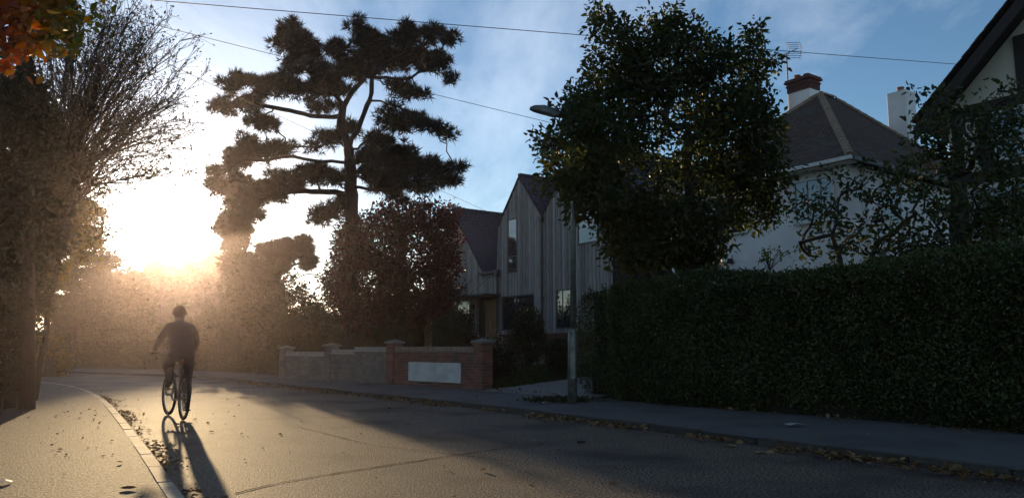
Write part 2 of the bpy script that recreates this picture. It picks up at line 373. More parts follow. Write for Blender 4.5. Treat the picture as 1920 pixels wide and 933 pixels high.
def lay_tiles(name, Ms, tw, gauge, m, parent, world, own=300, th=.016):
    base = MB().box(-tw/2+.002, tw/2-.002, -.01, gauge*1.25, -.002, th)
    me = base.mesh(name); bv = np.array(base.v); bf = np.array(base.f)
    dist = [((world @ M.translation)-Vector(EYE)).length for M in Ms]; order = np.argsort(dist)
    for i in order[:own]:
        o = link(name, me, m, parent); o.matrix_local = Ms[i]
    rest = order[own:]
    if len(rest):
        V = []; 
        for i in rest:
            A = np.array(Ms[i]); V.append(bv@A[:3, :3].T+A[:3, 3])
        F = np.concatenate([bf+8*k for k in range(len(rest))])
        tag(link(name, npmesh(name, np.concatenate(V), F), m, parent), kind='stuff')

# ------------------------------------------------------------------ houses
M_board = mat('weathered_board', (.38, .36, .34), (.20, .19, .18), 2.2, .8, .35, 9, rand=.30, stretch=(14, 14, .9), spec=.25, bdist=.01)
M_dark = mat('dark_sheathing', (.018, .017, .017), (.025, .024, .024), 3, .8)
M_slate = mat('slate', (.020, .028, .050), (.030, .039, .064), 2, .7, .3, 14, rand=.10, spec=.3)
M_alu = mat('dark_aluminium', (.022, .022, .024), (.03, .03, .032), 5, .4, spec=.5)
M_glass = glassmat('window_glass', (.02, .024, .028))
M_brick = mat('red_brick', (.22, .085, .055), (.15, .06, .045), 14, .85, .6, 60, rand=.28, bdist=.012, c3=(.10, .06, .05), c3scale=2)
M_bgrey = mat('grey_brown_brick', (.19, .155, .13), (.13, .11, .098), 14, .85, .6, 60, rand=.2, bdist=.012, c3=(.10, .09, .08), c3scale=2)
M_cope = mat('coping_brick', (.30, .20, .155), (.22, .15, .12), 14, .8, .4, 50, rand=.18)
M_copeg = mat('coping_pale', (.36, .31, .27), (.27, .24, .21), 14, .8, .4, 50, rand=.15)
M_mortar = mat('mortar', (.20, .185, .165), (.14, .13, .12), 20, .95, .5, 60)
M_oak = mat('oak_door', (.34, .19, .08), (.24, .13, .055), 3, .55, .2, 20, stretch=(10, 10, 1))
M_white = mat('white_render', (.78, .79, .78), (.68, .69, .69), 1.2, .85, .4, 40, c3=(.58, .58, .56), c3scale=.5, bdist=.01)
M_wpaint = mat('white_paint', (.66, .66, .64), (.56, .56, .54), 4, .5)
M_tile = mat('clay_roof_tile', (.085, .048, .033), (.052, .035, .027), 6, .85, .5, 40, rand=.3, c3=(.06, .06, .045), c3scale=1.2)
M_bonnet = mat('pale_bonnet_tile', (.26, .19, .12), (.18, .14, .10), 6, .85, .5, 40, rand=.15)
M_cream = mat('cream_render', (.60, .56, .46), (.52, .48, .40), 2, .85, .4, 40, bdist=.01)
M_beam = mat('black_timber', (.022, .017, .014), (.035, .027, .022), 3, .7, .4, 20, stretch=(9, 9, 1))
M_bchim = mat('chimney_brick', (.12, .045, .035), (.08, .035, .03), 10, .9, .5, 50, rand=.2)
M_pot = mat('terracotta', (.25, .09, .05), (.18, .07, .04), 8, .8)

def window(parent, x0, x1, z0, z1, y, m=M_alu, bars=(), fw=.055, dep=.09, out=.0, hbars=()):
    """frame standing in the wall, with each pane as its own piece"""
    w = MB(); yf, yb = y-out, y+dep
    w.box(x0, x1, yf, yb, z1-fw, z1); w.box(x0, x1, yf-.03, yb, z0, z0+fw); w.box(x0, x0+fw, yf, yb, z0+fw, z1-fw); w.box(x1-fw, x1, yf, yb, z0+fw, z1-fw)
    xs = [x0+fw]+[x0+(x1-x0)*b for b in bars]+[x1-fw]; zs = [z0+fw]+[z0+(z1-z0)*b for b in hbars]+[z1-fw]
    for x in xs[1:-1]: w.box(x-fw*.4, x+fw*.4, yf+.006, yb, z0+fw, z1-fw)
    for z in zs[1:-1]: w.box(x0+fw, x1-fw, yf+.009, yb-.004, z-fw*.45, z+fw*.45)
    f = w.build('window', m, parent)
    for i in range(len(xs)-1):
        for j in range(len(zs)-1):
            MB().box(xs[i]-.004, xs[i+1]+.004, y+dep*.45, y+dep*.45+.012, zs[j]-.004, zs[j+1]+.004).build('pane', M_glass, f)
    return f

# --- timber clad house with three steep gables
A0, O0, Z0 = -29.0, 21.0, .85
th_ = thing('timber_house', 'dark weathered timber-clad house with narrow steep gables behind the pale wall panel', 'house', AO(A0, O0, Z0), ROT)
def X(a): return a-A0
def Zz(z): return z-Z0
DEP = 9.0
prof = {'left': [(-38.3, 4.88), (-35.3, 8.4), (-32.3, 4.88)], 'main': [(-31.0, 7.05), (-29.2, 9.2), (-27.4, 7.05)], 'right': [(-27.4, 7.05), (-25.08, 9.82), (-22.76, 7.05)]}
w = MB()
for k, q in prof.items():
    pts = [(X(q[0][0])+.004, 0), (X(q[2][0])-.004, 0), (X(q[2][0])-.004, Zz(q[2][1])), (X(q[1][0]), Zz(q[1][1])), (X(q[0][0])+.004, Zz(q[0][1]))]
    w.prism(pts, .0, DEP)
w.prism([(X(-32.3), 0), (X(-31.0), 0), (X(-31.0), Zz(4.8)), (X(-32.3), Zz(4.8))], .012, DEP)
w.build('wall', M_dark, th_)
holes = [(-30.2, -29.42, 4.65, 7.26), (-30.62, -28.1, 1.95, 3.56), (-26.45, -25.1, 1.95, 3.62), (-24.95, -23.65, 5.45, 6.97), (-36.3, -33.6, 2.2, 3.56), (-32.7, -30.95, .8, 3.58)]
def topz(a):
    for k, q in prof.items():
        if q[0][0] <= a <= q[2][0]:
            (x0, z0), (x1, z1), (x2, z2) = q
            return z0+(z1-z0)*(a-x0)/(x1-x0) if a < x1 else z1+(z2-z1)*(a-x1)/(x2-x1)
    return 4.82
bw = .112; a = -38.28; i = 0
while a+bw < -22.74:
    segs = [(1.75, None)]; mid = a+bw/2
    cuts = sorted([(h[2], h[3]) for h in holes if h[0] < mid < h[1]])
    zlo = 1.75; spans = []
    for c0, c1 in cuts:
        if c0 > zlo+.05: spans.append((zlo, c0))
        zlo = max(zlo, c1)
    spans.append((zlo, None))
    tk = .022 if i % 2 else .048
    tk += random.uniform(-.004, .004); gap = .006 if i % 2 else -.004
    for s0, s1 in spans:
        t0 = topz(a+gap) if s1 is None else s1; t1 = topz(a+bw-gap) if s1 is None else s1
        MB().prism([(X(a+gap), Zz(s0)), (X(a+bw-gap), Zz(s0)), (X(a+bw-gap), Zz(t1)), (X(a+gap), Zz(t0))], -.012-tk, -.012).build('board', M_board, th_)
    a += bw; i += 1
# brick plinth courses under the boards
pb = MB(); brme = MB().box(-.105, .105, -.03, .0, 0, .063).mesh('brick')
for c in range(12):
    x = X(-30.9)+(c % 2)*.11
    while x < X(-22.85):
        zc = c*.075
        am = x+A0
        pb.box(x-.105, x+.105, -.035, -.001, zc+.006, zc+.069); x += .222
tag(pb.build('plinth_brick', M_brick, th_), kind='stuff')
# windows
window(th_, X(-30.2), X(-29.42), Zz(4.65), Zz(7.26), -.055, bars=(), hbars=(.30,), dep=.05)
window(th_, X(-30.62), X(-28.1), Zz(1.95), Zz(3.56), -.055, bars=(.45,), hbars=(), dep=.05)
window(th_, X(-26.45), X(-25.1), Zz(1.95), Zz(3.62), -.055, bars=(.32,), dep=.05)
window(th_, X(-24.95), X(-23.65), Zz(5.45), Zz(6.97), -.055, dep=.05)
window(th_, X(-36.3), X(-33.6), Zz(2.2), Zz(3.56), -.055, bars=(.5,), dep=.05)
# porch: oak door, side panel, canopy on tie rods
d_ = MB().box(X(-32.35), X(-31.5), -.03, .004, Zz(1.0), Zz(3.45)).build('door', M_oak, th_, bevel=.006)
MB().box(X(-32.26), X(-32.18), -.05, -.031, Zz(1.3), Zz(3.2)).build('door_glazing', M_glass, d_)
MB().tube([(X(-31.62), -.075, Zz(1.9)), (X(-31.62), -.075, Zz(2.5))], .014, 6).build('handle', mat('steel', (.5, .5, .5), rough=.3, metal=1.), d_)
MB().box(X(-31.46), X(-30.98), -.045, .003, Zz(.95), Zz(3.5)).build('oak_panel', M_oak, th_)
MB().box(X(-32.72), X(-32.4), -.05, .002, Zz(.95), Zz(3.5)).build('porch_jamb', M_alu, th_)
cn = MB().box(X(-34.1), X(-30.75), -1.05, -.07, Zz(3.6), Zz(3.69)).build('canopy', M_alu, th_)
MB().tube([(X(-32.2), -.95, Zz(3.69)), (X(-31.7), -.07, Zz(4.6))], .012, 5).build('tie_rod', M_alu, cn)
MB().tube([(X(-33.6), -.95, Zz(3.69)), (X(-33.3), -.07, Zz(4.6))], .012, 5).build('tie_rod', M_alu, cn)
MB().box(X(-33.28), X(-33.12), -.19, -.062, Zz(3.05), Zz(3.3)).build('porch_lamp', M_alu, th_)
# rainwater goods
def downpipe(a, zt, zb):
    p = MB().tube([(X(a), -.115, Zz(zb)), (X(a), -.115, Zz(zt))], .045, 8).build('downpipe', M_alu, th_, smooth=False)
    MB().prism([(X(a)-.16, Zz(zt+.22)), (X(a)-.08, Zz(zt)), (X(a)+.08, Zz(zt)), (X(a)+.16, Zz(zt+.22))][::-1], -.24, -.065).build('hopper', M_alu, p)
    for z in np.arange(zb+.6, zt-.3, 1.6): MB().box(X(a)-.075, X(a)+.075, -.15, -.064, Zz(z), Zz(z)+.05).build('bracket', M_alu, p)
downpipe(-27.4, 6.78, 1.1); downpipe(-30.98, 4.55, 1.1)
MB().box(X(-32.55), X(-30.8), -.24, -.066, Zz(4.74), Zz(4.88)).build('gutter', M_alu, th_)
# roofs: slate courses over a deck
SM = Matrix.Translation(Vector(AO(A0, O0, Z0))) @ Matrix.Rotation(ROT, 4, 'Z')
for k, q in prof.items():
    (x0, z0), (x1, z1), (x2, z2) = [(X(a_), Zz(z_)) for a_, z_ in q]
    ov_ = .0 if k != 'left' else .10
    dk = MB()
    dk.plate([(x0, -.09, z0), (x1, -.09, z1), (x1, DEP+.1, z1), (x0, DEP+.1, z0)][::-1], -.05)
    dk.plate([(x1, -.09, z1), (x2, -.09, z2), (x2, DEP+.1, z2), (x1, DEP+.1, z1)][::-1], -.05)
    rf = dk.build('roof', M_dark, th_)
    Ms = quad_tiles((x2, -.1, z2+.055), (x2, DEP+.1, z2+.055), (x1, -.1, z1+.055), (x1, DEP+.1, z1+.055), .24, .28, tilt=.02) if k != 'right' else quad_tiles((x0, DEP+.1, z0+.055), (x0, -.1, z0+.055), (x1, DEP+.1, z1+.055), (x1, -.1, z1+.055), .24, .28, tilt=.02)
    lay_tiles('roof_slate', Ms, .28, .24, M_slate, rf, SM, own=150 if k == 'left' else 0, th=.007)
    Ms = quad_tiles((x2, -.1, z2+.055), (x2, DEP+.1, z2+.055), (x1, -.1, z1+.055), (x1, DEP+.1, z1+.055), .24, .28, tilt=.02) if k == 'right' else quad_tiles((x0, DEP+.1, z0+.055), (x0, -.1, z0+.055), (x1, DEP+.1, z1+.055), (x1, -.1, z1+.055), .24, .28, tilt=.02)
    lay_tiles('roof_slate', Ms, .28, .24, M_slate, rf, SM, own=0, th=.007)
    MB().tube([(x1, -.1, z1+.075), (x1, DEP+.1, z1+.075)], .07, 8).build('ridge', M_slate, rf)

# --- white rendered house with a hipped tile roof
O1 = 20.0; c_ = FO(1594, 291, O1); A1 = ao(c_)[0]; ZE = c_[2]; Z1 = .85
wh = thing('white_house', 'white rendered house with hipped brown tile roof and two chimneys', 'house', AO(A1, O1, Z1), ROT)
WM = Matrix.Translation(Vector(AO(A1, O1, Z1))) @ Matrix.Rotation(ROT, 4, 'Z')
Wd, Dp, ov_ = 7.6, 8.4, .38; e = ZE-Z1
def pix(P):
    d = np.array(P)-EYE; zc = d[1]*math.cos(PITCH)+d[2]*math.sin(PITCH); v = -d[1]*math.sin(PITCH)+d[2]*math.cos(PITCH); return 960+FPX*d[0]/zc, 466.5-FPX*v/zc
best = None
for be in np.arange(1.5, 6, .1):
    for h in np.arange(1.5, 5.5, .05):
        q = pix(AO(A1-Wd/2, O1+be, ZE+h)); er = (q[0]-1538)**2+(q[1]-177)**2
        if best is None or er < best[0]: best = (er, be, h)
be, rh = best[1], best[2]
MB().box(-Wd+ov_, -ov_, ov_, Dp, -.3, e-.12).build('wall', M_white, wh)
pk = (-Wd/2, be, e+rh); pk2 = (-Wd/2, max(be+.8, Dp+.4-be), e+rh)
fl, fr, bl, br = (-Wd, 0, e), (0, 0, e), (-Wd, Dp+.4, e), (0, Dp+.4, e)
rf = MB(); rf.add([fl, fr, br, bl, pk, pk2], [(0, 1, 4), (1, 2, 5, 4), (2, 3, 5), (3, 0, 4, 5), (3, 2, 1, 0)]); rf = rf.build('roof', mat('roof_deck', (.03, .02, .016)), wh)
Ms = quad_tiles(fl, fr, pk, pk, .115, .175)+quad_tiles(fr, br, pk, pk2, .115, .175)
lay_tiles('roof_tile', Ms, .175, .115, M_tile, rf, WM)
lay_tiles('roof_tile', quad_tiles(bl, fl, pk2, pk, .115, .175)+quad_tiles(br, bl, pk2, pk2, .115, .175), .175, .115, M_tile, rf, WM, own=0)
bon = MB(); bon.add([(-.13, 0, -.05), (-.09, 0, .04), (0, 0, .075), (.09, 0, .04), (.13, 0, -.05), (-.12, .34, -.07), (-.08, .34, .02), (0, .34, .055), (.08, .34, .02), (.12, .34, -.07)], [(i, i+1, i+6, i+5) for i in range(4)]+[(4, 3, 2, 1, 0)]); bme = bon.mesh('hip_tile')
def hip(p, q):
    p, q = Vector(p), Vector(q); d = (q-p); L = d.length; d.normalize(); s = d.cross(Vector((0, 0, 1))).normalized(); u_ = s.cross(d)
    t = 0
    while t < L-.2:
        c = p+d*t+u_*.05; o = link('hip_tile', bme, M_bonnet, rf); o.matrix_local = Matrix(((s.x, d.x, u_.x, c.x), (s.y, d.y, u_.y, c.y), (s.z, d.z, u_.z, c.z), (0, 0, 0, 1))); t += .29
hip(fr, pk); hip(fl, pk); hip(pk, pk2); hip(br, pk2)
gt = MB(); gt.box(-Wd-.05, .08, -.13, -.01, e-.12, e-.015); gt.build('gutter', M_wpaint, wh)
MB().box(.01, .12, -.0, Dp+.4, e-.13, e-.02).build('gutter', M_alu, wh)
MB().box(-Wd+.02, -.02, .02, .36, e-.16, e-.125).build('soffit', M_wpaint, wh)
def loc_wh(px_, py_, o): q = FO(px_, py_, o); return ao(q)[0]-A1, q[2]-Z1
x0, z1 = loc_wh(1488, 330, O1+ov_); x1, z0 = loc_wh(1568, 412, O1+ov_)
window(wh, x0, x1, z0, z0+1.35, ov_-.05, M_wpaint, bars=(.33, .66), out=.02, dep=.06)
x0, z1 = loc_wh(1385, 380, O1+ov_); window(wh, x0-1.0, x0+.35, z0, z0+1.35, ov_-.05, M_wpaint, bars=(.5,), out=.02, dep=.06)
window(wh, -2.6, -1.2, .9, 2.2, ov_-.05, M_wpaint, bars=(.5,), out=.02, dep=.06); window(wh, -6.2, -4.6, .9, 2.2, ov_-.05, M_wpaint, bars=(.5,), out=.02, dep=.06)
# window in the side wall
sw = MB().box(-ov_-.01, -ov_+.03, 2.2, 3.3, z0, z0+1.3).build('window', M_wpaint, wh); MB().box(-ov_+.032, -ov_+.04, 2.27, 3.23, z0+.07, z0+1.23).build('pane', M_glass, sw)
MB().tube([(-ov_+.08, 1.2, 0), (-ov_+.08, 1.2, e-.12)], .04, 8).build('downpipe', M_wpaint, wh)
MB().lathe([(.0, 0), (.10, 0), (.11, .05), (.08, .16), (0, .17)], (-4.55, ov_-.11, 3.0), 10).build('wall_lamp', M_dark, wh)
def chimney(x, y, w_, d_, zb, zt, brick_h, pots):
    ch = MB().box(x-w_/2, x+w_/2, y-d_/2, y+d_/2, zb, zt).build('chimney', M_white, wh, bevel=.02)
    if brick_h:
        for k in range(int(brick_h/.075)):
            ex = .03+.03*(k % 2)*(k > 1)+(.05 if k >= int(brick_h/.075)-2 else 0); zc = zt+k*.075; L_ = w_+2*ex; nb = 5
            cb_ = MB()
            for j in range(nb): cb_.box(x-L_/2+j*L_/nb+.004, x-L_/2+(j+1)*L_/nb-.004, y-d_/2-ex, y+d_/2+ex, zc+.004, zc+.071)
            cb_.build('brick_course', M_bchim, ch)
        MB().box(x-w_/2-.01, x+w_/2+.01, y-d_/2-.01, y+d_/2+.01, zt, zt+brick_h-.01).build('mortar_core', M_mortar, ch)
    for px_, h in pots: MB().lathe([(.14, 0), (.15, .05), (.125, .08), (.115, h-.06), (.14, h-.03), (.13, h), (.09, h), (.085, h-.1)], (x+px_, y, zt+brick_h), 12).build('chimney_pot', M_pot, ch, smooth=True)
q = FO(1503, 168, O1+be+.9); xx = ao(q)[0]-A1; cw = abs(ao(FO(1472, 168, O1+be+.9))[0]-ao(FO(1535, 168, O1+be+.9))[0])
cz = q[2]-Z1; chx, chy, cht = xx, be+.9, FO(1503, 169, O1+be+.9)[2]-Z1
zt2 = FO(1503, 143, O1+be+.9)[2]-Z1
chimney(xx-.12, be+.9+.3, .95, .62, e+.3, cht, zt2-cht, ((-.24, .2), (.18, .14)))
q = FO(1681, 172, O1+be+3.2); chimney(ao(q)[0]-A1, be+3.5, .72, .72, e+.2, q[2]-Z1, 0, ((.0, .22),))
# aerial strapped to the first chimney
an = thing('tv_aerial', 'thin rooftop television aerial on a tall mast beside the brick-topped chimney', 'aerial', tuple(WM @ Vector((chx-.66, be+1.0, cht-.9))), ROT)
M_an = mat('aerial_metal', (.10, .10, .11), (.14, .14, .15), 9, .45, metal=.7)
_q0 = FO(1466, 105, O1+be+1.0); mh = _q0[2]-(Z1+cht-.9)
MB().tube([(0, 0, 0), (0, 0, mh)], .027, 6).build('mast', M_an, an)
MB().box(-.02, .32, -.02, .02, .45, .49).box(-.02, .32, -.02, .02, .95, .99).build('mast_bracket', M_an, an)
bm_ = MB().tube([(-.62, -.3, mh-.22), (.38, .18, mh+.16)], .014, 6).build('boom', M_an, an)
for k in range(11):
    f = k/11; c0 = Vector((-.62, -.3, mh-.22)).lerp(Vector((.1, .05, mh+.06)), f); MB().tube([(c0.x+.07, c0.y-.15, c0.z), (c0.x-.07, c0.y+.15, c0.z)], .010, 4).build('director', M_an, bm_)
rfm = MB()
for s_ in (-1, 1):
    for k in range(4): 
        zc = s_*(.06+k*.085); xo = .30-abs(zc)*.25
        rfm.tube([(xo-.02-.16, .15-.24, mh+.13+zc), (xo+.16, .15+.24, mh+.13+zc)], .010, 4)
    for y_ in (-.5, .5): rfm.tube([(.30-.16*y_*-2*.8, .15+y_*.4, mh+.13), (.30-.16*y_*-2*.8-.09, .15+y_*.4, mh+.13+s_*.33)], .010, 4)
rfm.build('reflector', M_an, an)

# --- half-timbered house at the edge
O2 = 15.0; Z2 = .7
p0 = FO(1712, 240, O2); p1 = FO(1905, 0, O2); a0_, z0_ = ao(p0)[0], p0[2]; sl_ = (p1[2]-p0[2])/(ao(p1)[0]-a0_)
ha = 3.9; tu = thing('half_timbered_house', 'cream and black half-timbered house with a steep dark gable, cut by the frame', 'house', AO(a0_, O2, Z2), ROT)
ez = z0_-Z2; az = ez+ha*sl_
MB().prism([(.45, -.2), (2*ha-.45, -.2), (2*ha-.45, ez+.45*sl_-.16), (ha, az-.16), (.45, ez+.45*sl_-.16)], .45, 8).build('wall', M_cream, tu)
rf2 = MB(); rf2.plate([(0, 0, ez), (ha, 0, az), (ha, 8.3, az), (0, 8.3, ez)][::-1], -.10); rf2.plate([(ha, 0, az), (2*ha, 0, ez), (2*ha, 8.3, ez), (ha, 8.3, az)][::-1], -.10)
rf2 = rf2.build('roof', mat('roof_deck', (.03, .02, .016)), tu)
TM = Matrix.Translation(Vector(AO(a0_, O2, Z2))) @ Matrix.Rotation(ROT, 4, 'Z')
lay_tiles('roof_tile', quad_tiles((0, 8.3, ez+.11), (0, -.06, ez+.11), (ha, 8.3, az+.11), (ha, -.06, az+.11), .12, .175), .175, .12, M_tile, rf2, TM, own=120)
lay_tiles('roof_tile', quad_tiles((2*ha, -.06, ez+.11), (2*ha, 8.3, ez+.11), (ha, -.06, az+.11), (ha, 8.3, az+.11), .12, .175), .175, .12, M_tile, rf2, TM, own=0)
bb = MB().prism([(0.02, ez-.28), (ha, az-.28), (2*ha-.02, ez-.28), (2*ha-.02, ez-.015), (ha, az-.015), (.02, ez-.015)], -.03, .03).build('bargeboard', M_beam, tu)
def tl(px_, py_): q = FO(px_, py_, O2+.45); return ao(q)[0]-a0_, q[2]-Z2
def post(x, z0, z1, w_=.2): MB().box(x-w_/2, x+w_/2, .40, .452, z0, z1).build('timber_post', M_beam, tu, bevel=.008)
zb = tl(1890, 192)[1]; zb2 = tl(1850, 330)[1]
for zc in (zb, zb2, zb2-1.9): MB().box(.5, 2*ha-.5, .392, .453, zc-.11, zc+.11).build('timber_beam', M_beam, tu, bevel=.008)
for px_ in (1847,):
    x = tl(px_, 250)[0]; post(x, zb2+.113, zb-.113)
x = tl(1916, 120)[0]; post(x, zb+.113, min(az-.3, ez+sl_*x-.35))
for dx in (.85, 1.9): post(x+dx, zb+.113, min(az-.3, ez+sl_*min(x+dx, 2*ha-x-dx)-.35))
post(.62, zb2+.113, min(zb-.113, ez+sl_*.6-.2)); post(.62, -.1, zb2-.113); post(2*ha-.62, -.1, zb2-.113)
xw, zw = tl(1867, 305); window(tu, xw, xw+1.75, zw, zb-.12, .38, M_wpaint, bars=(.33, .66), dep=.07)
window(tu, xw-.4, xw+1.9, zb2-1.7, zb2-.2, .38, M_wpaint, bars=(.25, .5, .75), dep=.07)

# ------------------------------------------------------------------ brick garden walls
BR = MB().box(-.1075, .1075, -.108, .108, 0, .065).mesh('brick')
CB = MB().box(-.0325, .0325, -.112, .112, 0, .105).mesh('coping_brick')
PB = MB().box(-.1075, .1075, -.051, .051, 0, .065).mesh('brick')
def copies(name, me, m, parent, loc, rz=0.):
    o = link(name, me, parent=parent, loc=loc, rotz=rz)
    o.material_slots[0].link = 'OBJECT'; o.material_slots[0].material = m; return o
for me_ in (BR, CB, PB): me_.materials.append(M_brick)
def pier(root, x, courses, m, z0=.1):
    pr = MB().box(x-.155, x+.155, -.155, .155, z0-.1, z0+courses*.075-.01).build('pier', M_mortar, root)
    for c in range(courses):
        s = 1 if c % 2 else -1
        for k in range(4):
            an_ = k*PI/2; dx, dy = .1095*math.cos(an_)-s*.0*0, .1095*math.sin(an_)
            px_ = math.cos(an_)*.1125-math.sin(an_)*.056*s; py_ = math.sin(an_)*.1125+math.cos(an_)*.056*s
            copies('brick', PB, m, pr, (x+px_+random.uniform(-.002, .002), py_+random.uniform(-.002, .002), z0+c*.075), an_+PI/2)
    zt = z0+courses*.075
    MB().add([(x-.21, -.21, zt), (x+.21, -.21, zt), (x+.21, .21, zt), (x-.21, .21, zt), (x-.21, -.21, zt+.05), (x+.21, -.21, zt+.05), (x+.21, .21, zt+.05), (x-.21, .21, zt+.05), (x, 0, zt+.11)],
             [(3, 2, 1, 0), (0, 1, 5, 4), (1, 2, 6, 5), (2, 3, 7, 6), (3, 0, 4, 7), (4, 5, 8), (5, 6, 8), (6, 7, 8), (7, 4, 8)]).build('pier_cap', M_kerb, pr)
def brick_run(root, x0, x1, courses, m, mc, z0=.1, hole=None):
    L = x1-x0; nb = max(1, round(L/.225)); st = L/nb
    MB().box(x0, x1, -.1, .1, z0-.1, z0+courses*.075-.004).build('mortar_core', M_mortar, root)
    for c in range(courses):
        for j in range(nb+(c % 2)):
            x = x0+(j+.5)*st-(st/2 if c % 2 else 0)
            o = None
            if c % 2 and j in (0, nb):
                if j == 0: x = x0+st*.26
                else: x = x1-st*.26
                o = copies('brick', BR, m, root, (x, random.uniform(-.003, .003), z0+c*.075)); o.scale = (.5, 1, 1)
            else: o = copies('brick', BR, m, root, (x, random.uniform(-.003, .003), z0+c*.075))
    zt = z0+courses*.075
    MB().box(x0+.001, x1-.001, -.135, .135, zt, zt+.028).build('creasing_tile', mc, root)
    n_ = int(L/.075); 
    for j in range(n_): copies('coping_brick', CB, mc, root, (x0+(j+.5)*L/n_, random.uniform(-.003, .003), zt+.03))
    return zt+.135
pA = AO(-15.66, 10.15); pB = AO(-19.35, 9.63); pC = AO(-22.68, 9.16); pD = AO(-25.36, 8.66)
def wallframe(p, q): d = q-p; return (p[0], p[1], 0), math.atan2(d[1], d[0]), float(np.linalg.norm(d))
# a wall's local x runs from its near end to its far end; the road is on its left, so +y faces the road
l_, r_, L_ = wallframe(pA, pB)
rw = thing('brick_wall', 'red brick garden wall with a blank pale panel, beside the driveway', 'wall', l_, r_)
brick_run(rw, .17, L_-.17, 12, M_brick, M_cope); pier(rw, 0, 15, M_brick); pier(rw, L_, 15, M_brick)
def wl(px_, py_):
    p = np.array(l_); d = np.array([math.cos(r_), math.sin(r_), 0]); n_ = np.array([-d[1], d[0], 0]); rr = ray(px_, py_); t = ((p+n_*.13-EYE)@n_)/(rr@n_); q = EYE+rr*t-p; return q@d, q[2]
x1_, zt_ = wl(766, 678); x0_, zb_ = wl(863, 718)
MB().box(x0_, x1_, .105, .135, zb_, zt_).build('panel', mat('pale_panel', (.55, .56, .54), (.45, .46, .45), 5, .7, .3, 40, c3=(.36, .37, .36), c3scale=3), rw, bevel=.004)['label'] = 'blank pale grey rendered panel'
l_, r_, L_ = wallframe(pB, pC)
gw = thing('brick_wall', 'grey brown brick garden wall with stepped pale coping, between red pier and thin pier', 'wall', l_, r_)
brick_run(gw, .17, 1.9, 12, M_bgrey, M_copeg); brick_run(gw, 1.902, L_-.17, 11, M_bgrey, M_copeg); pier(gw, L_, 14, M_bgrey)
l_, r_, L_ = wallframe(pC, pD)
gw2 = thing('brick_wall', 'farthest low grey brick wall section, ending in a thin pier by the road bend', 'wall', l_, r_)
brick_run(gw2, .17, L_-.17, 10, M_bgrey, M_copeg); pier(gw2, L_, 13, M_bgrey)

# ------------------------------------------------------------------ street lamp
lp = G(1073, 756, .1)
M_galv = mat('galvanised_steel', (.20, .215, .20), (.13, .14, .13), 12, .5, .15, 30, metal=.55, c3=(.08, .09, .07), c3scale=3)
la = thing('street_lamp', 'grey steel street lamp post at the hedge end, head poking from the tree', 'street lamp', lp); la.rotation_euler = (0, math.radians(.9), 0)
hz_ = YD(1030, 205, lp[1])[2]-.1
MB().tube([(0, 0, -.2), (0, 0, 1.22), (0, 0, 1.30), (0, 0, 1.36)], [.088, .088, .080, .055], 14).build('base_column', M_galv, la, smooth=True)
MB().tube([(0, 0, 1.34), (0, 0, hz_-.15)], [.052, .042], 12).build('shaft', M_galv, la, smooth=True)
MB().box(-.045, .045, -.095, -.084, .45, .95).build('access_door', M_galv, la, bevel=.003)
dv = unit(YD(1002, 200, lp[1])-YD(1075, 232, lp[1])); 
ax = Vector((-1, -.05, .22)).normalized(); P0 = Vector((0, 0, hz_-.2))
MB().tube([P0, P0+Vector((-.05, 0, .08)), P0+ax*.28+Vector((0, 0, .03))], .03, 8).build('bracket_arm', M_galv, la, smooth=True)
hd = MB(); s_ = Vector((0, 1, 0)); u_ = ax.cross(s_)*1; u_ = u_ if u_.z > 0 else -u_
rings = [(.22, .055, .05, -.03), (.34, .10, .09, -.045), (.60, .12, .10, -.05), (.78, .09, .055, -.05), (.86, .03, .0, -.045)]
V = []
for t, hw, top, bot in rings:
    c = P0+ax*t+Vector((0, 0, .03))
    for yy, zz_ in ((-hw, bot), (hw, bot), (hw*.8, top*.6), (hw*.35, top), (-hw*.35, top), (-hw*.8, top*.6)): V.append(c+s_*yy+u_*zz_)
hd.add(V, [(i*6+j, i*6+(j+1) % 6, (i+1)*6+(j+1) % 6, (i+1)*6+j) for i in range(len(rings)-1) for j in range(6)]+[(5, 4, 3, 2, 1, 0), tuple(24+j for j in range(6))])
hd = hd.build('lamp_head', M_galv, la)
c = P0+ax*.5+Vector((0, 0, .03)); MB().lathe([(.035, .0), (.04, .02), (.04, .10), (.03, .12)], tuple(c+u_*.09), 10).build('photocell', M_dark, hd)
MB().plate([P0+ax*.36+s_*-.09+u_*-.035, P0+ax*.74+s_*-.08+u_*-.025, P0+ax*.74+s_*.08+u_*-.025, P0+ax*.36+s_*.09+u_*-.035], .03).build('lens', mat('lamp_lens', (.4, .4, .38), rough=.2), hd)

# ------------------------------------------------------------------ telegraph pole and wires
M_pole = mat('pole_wood', (.055, .04, .03), (.035, .026, .02), 6, .85, .5, 30, stretch=(8, 8, .8))
tp = G(50, 766, .07); tpole = thing('telegraph_pole', 'dark wooden telegraph pole rising through foliage at the pavement edge', 'pole', tp); tpole.rotation_euler = (0, -.080, 0)
MB().tube([(0, 0, -.3), (0, 0, 7.62)], [.135, .095], 14).build('pole', M_pole, tpole, smooth=True)
for k in range(9):
    s = 1 if k % 2 else -1; MB().tube([(s*.09, 0, 3.0+k*.45), (s*.24, 0, 3.0+k*.45), (s*.25, 0, 3.03+k*.45)], .012, 5).build('step_bolt', M_galv, tpole)
MB().box(-.45, .45, -.05, .05, 7.35, 7.45).build('crossarm', M_pole, tpole)
for x in (-.38, -.13, .13, .38): MB().lathe([(.02, 0), (.045, .03), (.03, .06), (.04, .09), (.02, .12)], (x, 0, 7.45), 8).build('insulator', M_dark, tpole)
ptop = np.array(tp)+np.array([-.60, 0, 7.50])
M_wire = mat('black_cable', (.015, .015, .016), rough=.6)
